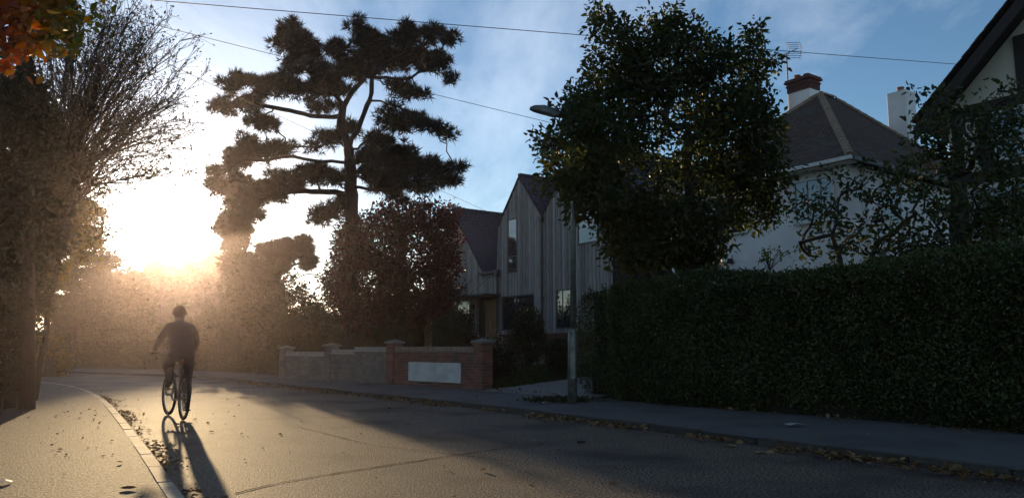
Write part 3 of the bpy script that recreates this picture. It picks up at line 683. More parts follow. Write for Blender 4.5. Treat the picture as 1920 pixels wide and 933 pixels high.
def wire(p, q, sag, r, label):
    p = np.array(p, float); q = np.array(q, float); t = np.linspace(0, 1, 60)[:, None]; P = p+(q-p)*t; P[:, 2] -= sag*4*(t*(1-t))[:, 0]
    tag(MB().tube(P, r, 5).build('overhead_wire', M_wire), label, 'wire', 'overhead cables from the telegraph pole')
wire(ptop+[.38, 0, 0], FO(1850, 125, 25.), .02, .009, 'topmost thin overhead cable running from pole to behind the half-timbered gable')
wire(ptop+[.13, 0, -.05], FO(1380, 312, O1+.1), .05, .007, 'middle thin overhead cable passing behind the pine towards the white house')
wire(ptop+[.0, -.1, -.12], np.array(SM @ Vector((X(-30.6), -.1, Zz(7.4)))), .05, .007, 'lowest thin overhead cable running down to the timber house gable')

# ------------------------------------------------------------------ hedges
L_hedge = leafmat('hedge_leaf', [(.02, .034, .009), (.035, .058, .014), (.055, .078, .02), (.10, .095, .03)], .25, .40, spec=.4)
M_core = mat('twigs_inside', (.018, .014, .008), (.010, .012, .005), 12, .95, .8, 25, bdist=.05)
M_bark = mat('bark', (.06, .045, .032), (.035, .027, .02), 6, .9, .7, 18, bdist=.03)
def bumps(a, z, s, amp):
    r = np.random.default_rng(int(s)); out = np.zeros_like(a)
    for k in range(14):
        fx, fz, ph = r.normal()*1.2*(1+k*.35), r.normal()*1.2*(1+k*.35), r.random()*6.28; out += np.sin(a*fx+z*fz+ph)/(1+k*.4)
    return out*amp
def hedge(name, label, a0, a1, o0, o1, h0, h1, n, seed, leaf=.05, m=L_hedge, round_=.25, cat='hedge'):
    """clipped hedge between two stations along the road, filled with leaves at its faces"""
    rng = np.random.default_rng(seed); root = thing(name, label, cat, AO((a0+a1)/2, (o0+o1)/2, .08), ROT); ca, co = (a0+a1)/2, (o0+o1)/2
    La = abs(a1-a0); D = o1-o0
    areas = np.array([La*h0*1.5, La*D, D*h0, D*h0, La*h0*.35]); fc = rng.choice(5, n, p=areas/areas.sum()); u = rng.random(n); v = rng.random(n)
    hh = h0+(h1-h0)*u
    x = (a0-ca)+(a1-a0)*u; y = np.where(fc == 1, (o0-co)+D*v, np.where(fc == 4, o1-co, o0-co)); z = np.where(fc == 1, hh, hh*v**.9)
    e2 = (fc == 2) | (fc == 3); y = np.where(e2, (o0-co)+D*u, y); x = np.where(fc == 2, a0-ca, np.where(fc == 3, a1-ca, x)); hh = np.where(e2, np.where(fc == 2, h0, h1), hh); z = np.where(e2, hh*v, z)
    nx = np.where(fc == 2, np.sign(a0-a1), np.where(fc == 3, np.sign(a1-a0), 0.)); ny = np.where(fc == 0, -1., np.where(fc == 4, 1., 0.)); nz = np.where(fc == 1, 1., 0.)
    # rounded shoulders, belly and foot
    tz = z/hh; pull = round_*np.clip((tz-.86)/.14, 0, 1)**2+.30*np.clip((.22-tz)/.22, 0, 1)**1.5
    y = y-ny*pull*np.where(fc == 1, 0, 1); x = x-nx*pull
    yt = np.abs(y)/(D/2); z = np.where(fc == 1, z-round_*.6*np.clip((yt-.7)/.3, 0, 1)**2, z)
    b = bumps(x*1.0+ca, z+y, seed, .075)+rng.normal(size=n)*.035-rng.exponential(.03, n)
    P = np.stack([x+nx*b, y+ny*b, z+nz*b], 1); P[:, 2] = np.maximum(P[:, 2], .0)
    Nn = np.stack([nx, ny, nz], 1); Dr = Nn*.7+rng.normal(size=(n, 3))*.7+np.array([0, 0, .15])
    leaves('foliage', P, Dr, leaf*rng.uniform(.6, 1.3, n), m, root, wid=.62, up=Nn*1.2, rnd=np.clip(rng.random(n)**1.3+bumps(x*.8, z*.8+y, seed+5, .09), 0, 1), rng=rng)
    ns = int(abs(a1-a0)*26); sx = (a0-ca)+(a1-a0)*rng.random(ns); sy = (o0-co)+D*rng.random(ns); st = np.stack([sx, sy, np.full(ns, min(h0, h1)-.1)+(max(h0, h1)-min(h0, h1))*np.abs(sx-(a0-ca))/La], 1); ln = rng.exponential(.06, ns)+.02
    tp_ = st+np.stack([rng.normal(size=ns)*.06, rng.normal(size=ns)*.06, ln+.1], 1); wood('shoot', [(np.array([p_, (p_+q_)/2, q_]), np.array([.005, .004, .002])) for p_, q_ in zip(st, tp_)], M_bark, root, 4)['kind'] = 'stuff'
    ff = rng.random((ns, 9, 1)); leaves('shoot_leaf', (st[:, None]*(1-ff)+tp_[:, None]*ff).reshape(-1, 3), rng.normal(size=(ns*9, 3))+[0, 0, .6], leaf*rng.uniform(.7, 1.4, ns*9), m, root, wid=.6, rng=rng)['kind'] = 'stuff'
    # core of twigs
    mb = MB(); i_ = .13; sg = np.sign(a1-a0); xa, xb, ya, yb = (a0-ca)+sg*i_, (a1-ca)-sg*i_, o0-co+i_+.1, o1-co-i_; za, zb_ = h0-i_, h1-i_
    mb.add([(xa, ya, .02), (xb, ya, .02), (xb, yb, .02), (xa, yb, .02), (xa, ya+.08, za-.12), (xb, ya+.08, zb_-.12), (xb, yb-.08, zb_-.12), (xa, yb-.08, za-.12), (xa+sg*.1, ya+.3, za), (xb-sg*.1, ya+.3, zb_), (xb-sg*.1, yb-.3, zb_), (xa+sg*.1, yb-.3, za)], [(3, 2, 1, 0)]+[(j, (j+1) % 4, (j+1) % 4+4, j+4) for j in range(4)]+[(4+j, 4+(j+1) % 4, 8+(j+1) % 4, 8+j) for j in range(4)]+[(8, 9, 10, 11)])
    mb.build('twig_core', M_core, root)
    return root
hedge('hedge', 'long tall clipped green hedge along the shaded pavement', -11.05, 2.0, 9.98, 11.35, 2.26, 2.06, 150000, 11, .047)
hedge('hedge', 'short recessed end of hedge beside the lamp post', -12.3, -11.02, 10.35, 11.5, 2.2, 2.2, 15000, 12, .045)

# ------------------------------------------------------------------ broadleaf trees from lobes
def broadleaf(name, label, cat, base, trunk, lobes, ncl, per, leaf, m, bark=M_bark, rc=.22, rt=.007, rmax=.16, seed=1, shell=.6, wid=.55, limbs=(), group=None, droop=-.1, rfun=None, sides=5):
    """base: foot in the world; trunk, limbs, lobes in the world too"""
    rng = np.random.default_rng(seed); base = np.array(base, float); root = thing(name, label, cat, base, 0, group)
    T, d, ch = in_lobes([(np.array(c)-base, np.array(r)) for c, r in lobes], ncl, rng, shell)
    T = T[T[:, 2] > .15]
    ch_ = grow([[np.array(p)-base for p in trunk]]+[[np.array(p)-base for p in l] for l in limbs], T, rt, rmax, .06, rng)
    wood('trunk', ch_, bark, root, sides)
    n = len(T)*per; C = np.repeat(T, per, 0); dd = unit(rng.normal(size=(n, 3))); P = C+dd*rc*rng.random(n)[:, None]**.5
    D = dd+rng.normal(size=(n, 3))*.5+np.array([0, 0, droop])
    base_r = np.repeat(rng.random(len(T)), per)*.5+rng.random(n)*.5
    if rfun is not None: base_r = rfun(P+base, base_r)
    leaves('crown', P, D, leaf*rng.uniform(.65, 1.25, n), m, root, wid=wid, rnd=base_r, rng=rng)
    return root
def lob(l, dep, sd=None, rz=.8, jit=.5, seed=3, plane=None):
    r = np.random.default_rng(seed); out = []
    for x, y, rx, ry in l:
        p = YD(x, y, dep+r.uniform(-jit, jit)) if plane is None else FO(x, y, plane+r.uniform(-jit, jit))
        k = np.linalg.norm(p-EYE)/FPX; out.append((p, (rx*k, max(rx, ry)*k*rz, ry*k)))
    return out
L_maple = leafmat('maple_leaf', [(.018, .028, .008), (.03, .045, .012), (.055, .06, .014), (.17, .12, .018)], .45, .45)
L_mapley = L_maple
ct = AO(*[ -9.7, 11.9], .1); ct = FO(1300, 480, 11.9); cb0 = np.array([ct[0], ct[1], .25])
dC = ct[1]
cl_ = lob([(1250, 270, 190, 170), (1150, 200, 85, 95), (1245, 125, 105, 75), (1125, 30, 12, 28), (1160, 62, 14, 30), (1215, 45, 18, 28), (1264, 42, 18, 34), (1365, 92, 13, 30), (1412, 78, 12, 34), (1428, 130, 12, 26), (1456, 108, 20, 10), (1290, 60, 16, 28), (1125, 55, 14, 42), (1128, 110, 35, 40), (1345, 165, 85, 85), (1412, 105, 16, 48), (1185, 85, 35, 45), (1240, 60, 35, 30), (1310, 100, 45, 45), (1345, 95, 16, 30),
           (1080, 320, 70, 65), (1032, 262, 34, 18), (1028, 190, 26, 9), (1420, 215, 30, 45), (1430, 325, 45, 75), (1415, 400, 56, 34), (1250, 420, 120, 70), (1325, 440, 48, 58), (1190, 430, 70, 60), (1110, 380, 55, 45), (1375, 270, 90, 100), (1190, 480, 60, 30), (1085, 240, 40, 60), (1280, 470, 80, 38), (1215, 465, 80, 40)], dC, jit=.9, seed=5)+lob([(1075, 300, 62, 75), (1095, 220, 50, 60), (1110, 350, 60, 40), (1065, 350, 40, 34), (1130, 280, 60, 80), (1050, 205, 10, 8)], lp[1]-.55, jit=.3, seed=6, rz=.5)
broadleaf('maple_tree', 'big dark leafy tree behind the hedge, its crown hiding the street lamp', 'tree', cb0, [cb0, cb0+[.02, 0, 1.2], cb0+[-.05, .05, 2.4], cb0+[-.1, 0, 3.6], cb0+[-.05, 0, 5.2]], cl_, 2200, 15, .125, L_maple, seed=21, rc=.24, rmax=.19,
          limbs=([cb0+[0, 0, 2.0], cb0+[-.9, -.2, 3.4], cb0+[-1.7, -.2, 4.6]], [cb0+[0, 0, 2.3], cb0+[.7, .1, 3.6], cb0+[1.2, .1, 4.8]], [cb0+[0, .05, 2.2], cb0+[.1, .9, 3.9]], [cb0+[0, .05, 2.4], cb0+[-.2, -.9, 4.0]]),
          rfun=lambda P, r: np.clip(r*.72+.5*np.exp(-((P-YD(1085, 345, dC))**2).sum(1)/1.3)+.3*np.exp(-((P-YD(1130, 110, dC))**2).sum(1)/.6)+.25*np.clip((3.6-P[:, 2])/1.2, 0, 1), 0, 1))  # leaves yellower low and to the left: sun glow put into their colour
# loose large-leaved shrubs in front of the white house
L_mag = leafmat('large_leaf', [(.02, .034, .012), (.035, .055, .018), (.05, .065, .02), (.12, .09, .02)], .35, .4)
sb = FO(1600, 520, 12.6); sb = np.array([sb[0], sb[1], .3])
broadleaf('magnolia_shrub', 'loose open shrub with big leaves and bent bare branches before the white house', 'shrub', sb, [sb, sb+[0, 0, 1.2], sb+[.05, 0, 2.0]],
          lob([(1560, 350, 55, 50), (1520, 400, 50, 45), (1600, 420, 70, 50), (1640, 350, 60, 50), (1560, 460, 70, 30), (1680, 420, 50, 50), (1500, 350, 30, 40), (1700, 340, 40, 40)], 0, plane=12.6, seed=8, jit=.5), 120, 8, .12, L_mag, seed=22, rc=.17, rt=.010, rmax=.07, shell=.3, wid=.5, limbs=([sb+[0, 0, 1.6], FO(1560, 440, 12.5), FO(1500, 455, 12.5)], [sb+[0, 0, 1.7], FO(1650, 450, 12.7), FO(1720, 400, 12.7)]))
s2 = FO(1800, 540, 11.9); s2 = np.array([s2[0], s2[1], .3])
broadleaf('magnolia_tree', 'dark dense small tree in front of the half-timbered gable', 'tree', s2, [s2, s2+[0, 0, 1.3], s2+[.0, 0, 2.6], s2+[0, 0, 3.6]],
          lob([(1800, 470, 120, 80), (1760, 330, 60, 70), (1830, 260, 70, 60), (1740, 180, 30, 25), (1860, 330, 70, 70), (1900, 430, 60, 70), (1880, 200, 40, 45), (1800, 220, 40, 40), (1740, 260, 35, 40), (1900, 270, 30, 30), (1720, 480, 70, 50), (1840, 420, 90, 60)], 0, plane=11.9, seed=9, jit=.45), 430, 11, .10, L_mag, seed=23, rc=.2, rt=.008, rmax=.09, shell=.45, wid=.5)
# bright sprig growing out of the hedge top
L_spr = leafmat('sprig_leaf', [(.08, .11, .015), (.14, .17, .02)], .5)
sp = FO(1443, 495, 10.9); rs = np.random.default_rng(4); root = thing('hedge_sprig', 'small bright yellow-green sprig sticking up from the hedge top', 'plant', sp)
tips = rs.normal(size=(16, 3))*[.16, .12, .05]+[0, 0, .16]; wood('stem', [(np.array([[0, 0, -.1], t*.6, t]), np.array([.006, .005, .003])) for t in tips], M_bark, root, 4)['kind'] = 'stuff'
leaves('crown', np.repeat(tips, 7, 0)+rs.normal(size=(112, 3))*.03, rs.normal(size=(112, 3)), .06, L_spr, root, rng=rs)

# crimson-leaved tree beside the pine
L_plum = leafmat('crimson_leaf', [(.028, .010, .012), (.045, .014, .015), (.075, .018, .018), (.13, .028, .02)], .30, .45)
dP = 27.5; pb_ = G(772, 727, .3); pb_ = YD(770, 650, dP); pb_ = np.array([pb_[0], pb_[1], .3])
broadleaf('plum_tree', 'small crimson-leaved tree beside the pine and the timber house', 'tree', pb_, [pb_, pb_+[-.05, 0, 1.2], pb_+[-.1, 0, 2.4], pb_+[-.3, 0, 3.6]],
          lob([(770, 470, 75, 65), (720, 450, 60, 60), (830, 450, 38, 50), (800, 410, 45, 30), (845, 400, 12, 22), (700, 520, 60, 55), (650, 500, 30, 50), (770, 540, 80, 45), (740, 400, 40, 25), (655, 440, 22, 40), (630, 530, 25, 40), (835, 500, 30, 30), (785, 385, 20, 14), (760, 585, 75, 32), (695, 570, 50, 34), (825, 550, 36, 32)], dP, jit=.8, seed=10)+lob([(660, 470, 34, 50), (640, 545, 32, 40), (690, 420, 30, 30), (675, 590, 40, 30)], 25.1, jit=.3, seed=14, rz=.6), 1350, 20, .135, L_plum, seed=24, rc=.3, rt=.008, rmax=.11, shell=.45)
# bushes behind the walls and in the garden
L_bush = leafmat('dark_bush_leaf', [(.014, .018, .007), (.022, .03, .010), (.035, .04, .014), (.05, .045, .02)], .2, .5)
def bush(label, x, y, rx, ry, dep, n, seed, leaf=.07, m=L_bush, name='garden_bush', group=None, foot=None):
    c = YD(x, y, dep); k = np.linalg.norm(c-EYE)/FPX; o_ = ao(c)[1]; zb = float(zg(o_)) if o_ > 10 else .05
    base = np.array([c[0], c[1], zb]); rng = np.random.default_rng(seed); root = thing(name, label, 'bush', base, 0, group)
    R_ = np.array([rx*k, rx*k*.9, ry*k]); c0 = c-base
    lobes = [(c0, R_)]+[(c0+unit(rng.normal(size=3))*R_*.65*np.array([1, 1, .7]), R_*rng.uniform(.35, .55)) for _ in range(7)]
    if c0[2]-R_[2] > .1: lobes.append((c0*[1, 1, .4], np.array([R_[0]*.8, R_[1]*.8, c0[2]*.5])))
    P, d, _ = in_lobes(lobes, n, rng, .75); ok = P[:, 2] > .02; P, d = P[ok], d[ok]
    leaves('crown', P, d+rng.normal(size=d.shape)*.6, leaf*rng.uniform(.6, 1.3, len(P)), m, root, wid=.6, rng=rng)
    st = [(np.array([[0, 0, 0], q*.5, q]), np.array([.03, .018, .006])) for q in P[::max(1, len(P)//30)]]; wood('stem', st, M_bark, root, 4)['kind'] = 'stuff'
    return root
bush('tall pointed evergreen bush in front of the timber house window', 990, 632, 34, 64, 25, 5200, 31)
bush('rounded low shrub beside the driveway, next to the lamp post', 1046, 662, 26, 32, 20.5, 2600, 32, .06)
bush('flowering bush with pale seed heads behind the red wall end', 925, 672, 48, 42, 21, 5200, 33, .06)
bush('clipped rounded bush above the panelled red wall', 845, 622, 48, 34, 24.5, 4200, 34, .06)
bush('small bush at the foot of the crimson tree', 720, 622, 48, 45, 27, 3400, 35, .08)
bush('dark broad bush between the pine trunk and the road bend', 598, 622, 72, 52, 29.5, 7000, 36, .09)
bush('broad dark bush closing the gap between pine trunk and house', 770, 600, 75, 62, 30, 7000, 38, .10)
bush('dark bush tucked behind the bright grey wall coping', 655, 628, 40, 34, 27.2, 2500, 37, .08)
L_flow = leafmat('pale_seed_head', [(.25, .2, .16), (.4, .36, .3)], .2)
rs = np.random.default_rng(9); c = YD(925, 640, 20.6); ft = thing('hydrangea_heads', 'pale dried flower heads on top of the bush behind the pier', 'flowers', c); pts = rs.normal(size=(26, 3))*[.45, .3, .12]
wood('stem', [(np.array([p-[0, 0, .35], p]), np.array([.006, .004])) for p in pts], M_bark, ft, 4)['kind'] = 'stuff'
leaves('crown', np.repeat(pts, 8, 0)+rs.normal(size=(208, 3))*.035, rs.normal(size=(208, 3)), .035, L_flow, ft, wid=.9, rng=rs)
# oak post between the bushes
q = YD(803, 612, 28.); tag(MB().box(-.22, .22, -.03, .03, -1.3, .62).box(-.24, .24, -.05, .05, .621, .66).build('timber_screen', mat('tan_timber', (.30, .19, .10), (.22, .14, .07), 3, .7, .3, 20, stretch=(8, 8, 1)), None, tuple(q), ROT), 'narrow tan timber screen standing between the crimson tree and clipped bush', 'screen')

# ------------------------------------------------------------------ pines
L_pine = leafmat('pine_needle', [(.012, .016, .008), (.02, .025, .012), (.028, .03, .014), (.04, .034, .018)], .12, .6)
M_pbark = mat('pine_bark', (.035, .023, .017), (.02, .014, .011), 5, .9, .8, 12, bdist=.04)
def pine(name, label, pads, limbs, base, dep, conv, ntuft, seed, nl=.2, nw=.035, jit=1.6, rmax=.26, k=9, cat='tree', group=None, rt=.02, flat=1.1, spread=.9, grow_=1.0, sub=.34):
    """pads and limbs are read off in picture units and stood at their real distance, spread out in depth round the trunk"""
    rng = np.random.default_rng(seed); base = np.array(base, float); root = thing(name, label, cat, base, 0, group)
    def pt(c, d=0.): return YD(*conv(*c[:2]), dep+d)-base
    sc = dep/FPX*abs(conv(1, 0)[0]-conv(0, 0)[0])
    T = []; D = []; att = []
    tot = sum(p[2]*p[3] for p in pads)
    for x, y, rx, ry in pads:
        dz = rng.uniform(-jit, jit); c = pt((x, y), dz); R_ = np.array([rx*sc, rx*sc*1.0, ry*sc*flat])*grow_; n = max(20, int(ntuft*rx*ry/tot))
        ns = max(5, int(1.5*(R_[0]*R_[1])**.5*R_[2]**.5/(sub*.55)**1.5)); sc_ = c+unit(rng.normal(size=(ns, 3)))*R_*(rng.random((ns, 1))**.45)*1.05; sr = sub*rng.uniform(.45, 1.25, ns); w_ = rng.integers(0, ns, n)
        d = unit(rng.normal(size=(n, 3))+[0, 0, .35]); q = sc_[w_]+d*(sr[w_]*rng.random(n)**.4)[:, None]*[1.15, 1.15, .75]; T.append(q); D.append(d*[1, 1, .7]+[0, 0, .4])
        m_ = max(3, int(n/45)); att.append(c+unit(rng.normal(size=(m_, 3)))*R_*.55)
    T = np.concatenate(T); D = np.concatenate(D)
    lm = [[pt(c, c[2] if len(c) > 2 else 0) for c in l] for l in limbs]; lm[0][0] = np.array([0, 0, 0.])
    wood('trunk', grow(lm, np.concatenate(att), rt, rmax, .05, rng, expo=.5, lift=.1), M_pbark, root, 6)
    needles('crown', T, D, nl, L_pine, root, k=k, wid=nw, spread=spread, rng=rng)
    return root
cv3 = lambda x, y: (380+x/2.002, y/2.002)
PADS = [(310,150,60,55),(400,170,90,45),(350,215,60,38),(345,105,25,25),(585,110,50,42),(640,160,70,45),(540,220,100,55),(760,140,65,42),(860,130,65,36),(920,145,36,28),(800,200,105,48),(700,220,95,55),(880,240,55,38),(930,295,35,16),
        (620,265,85,36),(450,270,90,38),(150,320,65,32),(230,330,75,40),(330,315,80,42),(420,330,80,36),(80,400,58,26),(160,385,70,28),(500,340,55,36),(210,455,60,26),(270,470,36,20),(450,395,60,26),
        (720,330,65,34),(820,350,48,18),(700,440,50,32),(780,440,62,28),(850,470,55,24),(910,505,32,18),(730,480,48,22),(440,540,48,30),(500,510,50,24),(545,490,36,26),(640,535,50,22),
        (180,540,65,30),(260,560,70,32),(120,600,75,34),(80,640,45,28),(320,560,36,24),(210,590,50,22),(300,680,80,34),(400,650,75,34),(480,660,55,36),(120,710,105,42),(200,720,95,36),(280,720,85,34),(150,780,75,44),(110,840,55,34),(180,820,40,22),(60,700,40,20),
        (620,600,50,38),(700,580,85,52),(760,555,45,34),(800,620,85,45),(680,660,105,55),(880,650,65,34),(960,640,40,20),(930,685,36,18),(820,690,75,28),(640,690,55,38),(730,740,38,22),(720,690,65,36),(480,790,55,28),(440,825,32,20),(520,770,36,26)]
LIMB = [[(565,1300),(562,1000),(560,800),(556,640),(548,560)], [(548,560),(515,470),(530,400),(562,340),(600,300),(620,240)], [(548,560),(578,490),(605,425),(632,350),(640,290),(700,230),(800,180)],
        [(552,605),(450,606,-.2),(340,590,-.4),(230,600,-.5),(150,600,-.6)], [(515,440),(430,436,.2),(300,410,.5),(200,395,.5),(110,400,.6)], [(552,730),(470,720,.3),(380,715,.5),(250,730,.6),(150,760,.6)],
        [(560,700),(640,715,-.3),(700,705,-.5),(800,690,-.6),(900,660,-.7)], [(640,370),(730,400,.4),(830,440,.7),(910,500,.8)], [(530,380),(450,320,-.5),(370,250,-.8)], [(556,610),(640,600,.6),(760,590,1.2)], [(552,760),(500,790,-.3),(450,820,-.4)],
        [(548,560),(500,520,.9),(450,545,1.2)], [(640,290),(760,300,-.7),(860,250,-1.)]]
dPi = 26.0; pbase = YD(665, 650, dPi); pbase = np.array([pbase[0], pbase[1], .25])
pine('pine_tree', 'tall dark pine with layered spreading branches behind the garden wall', PADS, LIMB, pbase, dPi, cv3, 17000, 41, nl=.27, nw=.036, jit=1.7, flat=1.1, grow_=1.0, spread=.8, sub=.22, k=8, rmax=.22)
cv5 = lambda x, y: (400+x/2.915, 420+y/2.915)
P2 = [(280,140,38,26),(350,135,55,28),(430,120,55,26),(490,90,34,22),(500,140,46,34),(430,180,66,34),(350,205,85,46),(520,212,46,24),(290,250,95,50),(210,215,60,40),(250,330,100,44)]
L2 = [[(358,700),(360,420),(358,330),(340,220)], [(360,350),(420,325),(470,285),(530,272),(600,290)], [(358,330),(300,250),(200,220),(100,240)], [(362,365),(450,378),(540,392),(580,395)], [(340,220),(430,170),(490,110)], [(350,300),(420,230),(510,200)]]
b2 = YD(523, 690, 44.); pine('pine_tree', 'smaller wind-bent pine beyond the dark hedge, left of the tall pine', P2, L2, np.array([b2[0], b2[1], 0]), 44., cv5, 5600, 42, nl=.3, nw=.06, jit=1.5, rmax=.22, rt=.03, sub=.36, grow_=.85)
P3 = [(95,0,50,26),(130,-40,46,26),(70,40,50,20),(160,30,40,20),(90,108,46,18),(165,100,28,14),(110,70,40,16)]
b3 = YD(443, 690, 62.); pine('pine_tree', 'thin far pine top showing below the tall pine, near the sun', P3, [[(124,800),(124,400),(122,150),(118,60),(110,0)], [(122,120),(90,108)], [(120,100),(165,100)]], np.array([b3[0], b3[1], 0]), 62., cv5, 2600, 43, nl=.4, nw=.08, jit=1.2, rt=.03, rmax=.2, sub=.6)
cv4 = lambda x, y: (60+x/2.914, 420+y/2.914)
P4 = [(200,80,110,34),(300,50,60,30),(320,115,60,22),(120,150,90,42),(260,180,90,30),(400,212,70,20),(440,190,30,16),(150,250,100,42),(300,290,85,28),(100,330,80,34),(270,350,70,30),(170,420,95,40),(330,400,60,22),(120,490,85,34),(200,520,46,34),(60,230,60,50),(60,420,60,50),(230,-30,80,34),(330,-60,50,24),(260,-110,70,30),(180,20,90,40),(120,70,80,40),(180,-160,80,40)]
L4 = [[(222,860),(222,500),(222,250),(215,80),(205,-150)], [(222,300),(330,240),(440,200)], [(222,250),(120,210)], [(222,380),(310,330)], [(222,400),(110,380)], [(220,150),(320,90)], [(212,20),(330,-60)]]
b4 = YD(136, 690, 46.); pine('cedar_tree', 'olive layered conifer in the distance, left of the sun', P4, L4, np.array([b4[0], b4[1], 0]), 46., cv4, 9500, 44, nl=.28, nw=.06, jit=2., rmax=.25, rt=.025, flat=.9, sub=.55)
P5 = [(690,222,60,12),(640,234,36,10),(730,230,40,10),(680,205,26,8)]
b5 = YD(300, 690, 190.); pine('pine_tree', 'tiny flat-topped pine on the skyline just under the sun', P5, [[(700,800),(700,400),(700,280),(695,222)], [(700,270),(750,250)]], np.array([b5[0], b5[1], 0]), 190., cv4, 900, 45, nl=.9, nw=.25, jit=1.5, rt=.09, rmax=.4, sub=1.2)

# ------------------------------------------------------------------ the far end of the road: hedges, trees and a house
L_far = leafmat('far_leaf', [(.012, .015, .007), (.02, .024, .010), (.03, .032, .012), (.04, .036, .014)], .12, .6)
def far_tree(label, lobes, dep, n, per, leaf, seed, rc, name='broadleaf_tree', m=L_far, cx=None):
    lb = lob(lobes, dep, jit=dep*.02, seed=seed); cx = cx or lobes[0][0]; p = YD(cx, 690, dep); b = np.array([p[0], p[1], 0.]); top = max(c[2] for c, r in lb)
    return broadleaf(name, label, 'tree', b, [b, b+[0, 0, top*.35], b+[.1, 0, top*.7]], lb, n, per, leaf, m, seed=seed, rc=rc, rt=.03, rmax=.3, shell=.4, group='trees beyond the road bend', sides=4)
far_tree('hazy layered trees just left of the small skyline pine', [(215, 560, 30, 26), (200, 520, 22, 12), (235, 535, 26, 10), (250, 560, 26, 22), (190, 600, 34, 34), (240, 610, 40, 40)], 78., 420, 16, .7, 51, 1.0)
far_tree('far round tree directly below the sun', [(290, 560, 42, 44), (265, 545, 26, 20), (315, 525, 30, 22), (300, 610, 46, 50), (340, 560, 30, 40)], 200., 560, 18, 1.7, 52, 2.6)
far_tree('broad far tree behind the cyclist, right of the sun', [(385, 522, 36, 38), (365, 506, 22, 16), (410, 500, 28, 20), (385, 580, 50, 50), (430, 540, 30, 40)], 200., 600, 18, 1.7, 53, 2.6)
far_tree('far dark tree next to the wind-bent pine', [(465, 520, 34, 34), (450, 495, 24, 16), (490, 540, 34, 36), (470, 590, 50, 50)], 50., 520, 16, .42, 54, .7)
far_tree('low spreading tree at the road bend, left of the cyclist', [(150, 610, 40, 40), (185, 635, 40, 34), (140, 650, 36, 34), (215, 655, 36, 30)], 52., 420, 18, .4, 55, .55)
far_tree('drooping golden-edged shrub beside the telegraph pole', [(90, 665, 26, 26), (80, 640, 18, 12), (105, 680, 20, 18), (75, 690, 18, 20)], 30., 180, 14, .14, 56, .3, m=leafmat('golden_leaf', [(.05, .045, .015), (.10, .075, .02), (.16, .10, .025)], .5))
def far_hedge(label, pts, h, thick, n, seed, leaf):
    rng = np.random.default_rng(seed); P = smooth_line(pts, .5); m_ = P.mean(0); root = thing('boundary_hedge', label, 'hedge', (m_[0], m_[1], 0), 0, 'hedges beyond the road bend')
    i = rng.integers(0, len(P)-1, n); f = rng.random(n)[:, None]; c = P[i]*(1-f)+P[i+1]*f; T = unit(P[i+1]-P[i]); S = np.stack([-T[:, 1], T[:, 0]], 1)
    ang = rng.uniform(0, PI, n); r = 1+bumps(c[:, 0]*1.2, ang*2, seed, .14)+rng.normal(size=n)*.05-rng.exponential(.05, n)
    y = np.cos(ang)*thick*r; z = np.sin(ang)**.6*h*r*(1+bumps(c[:, 0]*.7, c[:, 1]*.7, seed+1, .13))
    Q = np.stack([c[:, 0]+S[:, 0]*y-m_[0], c[:, 1]+S[:, 1]*y-m_[1], z], 1); Nn = np.stack([S[:, 0]*np.cos(ang), S[:, 1]*np.cos(ang), np.sin(ang)], 1)
    leaves('foliage', Q, Nn+rng.normal(size=(n, 3))*.7, leaf*rng.uniform(.6, 1.3, n), L_bush, root, wid=.65, rng=rng)
    T2 = unit(np.gradient(P, axis=0)); S2 = np.stack([-T2[:, 1], T2[:, 0]], 1)*thick*.75; mb = MB(); k = len(P)
    V = [(*(p-m_), zz_) for zz_ in (.02, h*.72) for p in np.concatenate([P+S2, (P-S2)])]
    F = [(j, j+1, j+1+2*k, j+2*k) for j in range(k-1)]+[(k+j+1, k+j, k+j+2*k, k+j+1+2*k) for j in range(k-1)]+[(2*k+j, 2*k+j+1, 3*k+j+1, 3*k+j) for j in range(k-1)]
    mb.add(V, F).build('twig_core', M_core, root)
far_hedge('tall shaded hedge closing the view behind the cyclist, right of him', [YD(590, 700, 31.5)[:2], YD(540, 700, 33)[:2], YD(470, 700, 35)[:2], YD(410, 700, 38)[:2]], 3.0, 1.1, 14000, 61, .13)
far_hedge('high dark hedge between the pine trunk and the timber house', [YD(860, 650, 40)[:2], YD(760, 650, 37.5)[:2], YD(690, 650, 36)[:2], YD(590, 650, 35)[:2]], 3.6, 1.2, 12000, 63, .14)
far_hedge('lower shaded hedge round the outside of the road bend', [YD(420, 700, 38)[:2], YD(330, 700, 41.5)[:2], YD(220, 700, 46)[:2], YD(100, 700, 52)[:2], YD(0, 700, 58)[:2]], 2.1, 1.0, 14000, 62, .15)
fh = YD(104, 655, 88.); fh_ = thing('distant_house', 'tiny gabled house roof glimpsed under the trees beyond the road bend', 'house', (fh[0], fh[1], 0), .5)
MB().prism([(-3, 0), (3, 0), (3, 1.1), (0, 3.0), (-3, 1.1)], 0, 7).build('wall', M_cream, fh_)
r_ = MB(); r_.plate([(-3.3, -.3, .95), (0, -.3, 3.1), (0, 7.3, 3.1), (-3.3, 7.3, .95)][::-1], -.12); r_.plate([(0, -.3, 3.1), (3.3, -.3, .95), (3.3, 7.3, .95), (0, 7.3, 3.1)][::-1], -.12); r_.build('roof', M_tile, fh_)

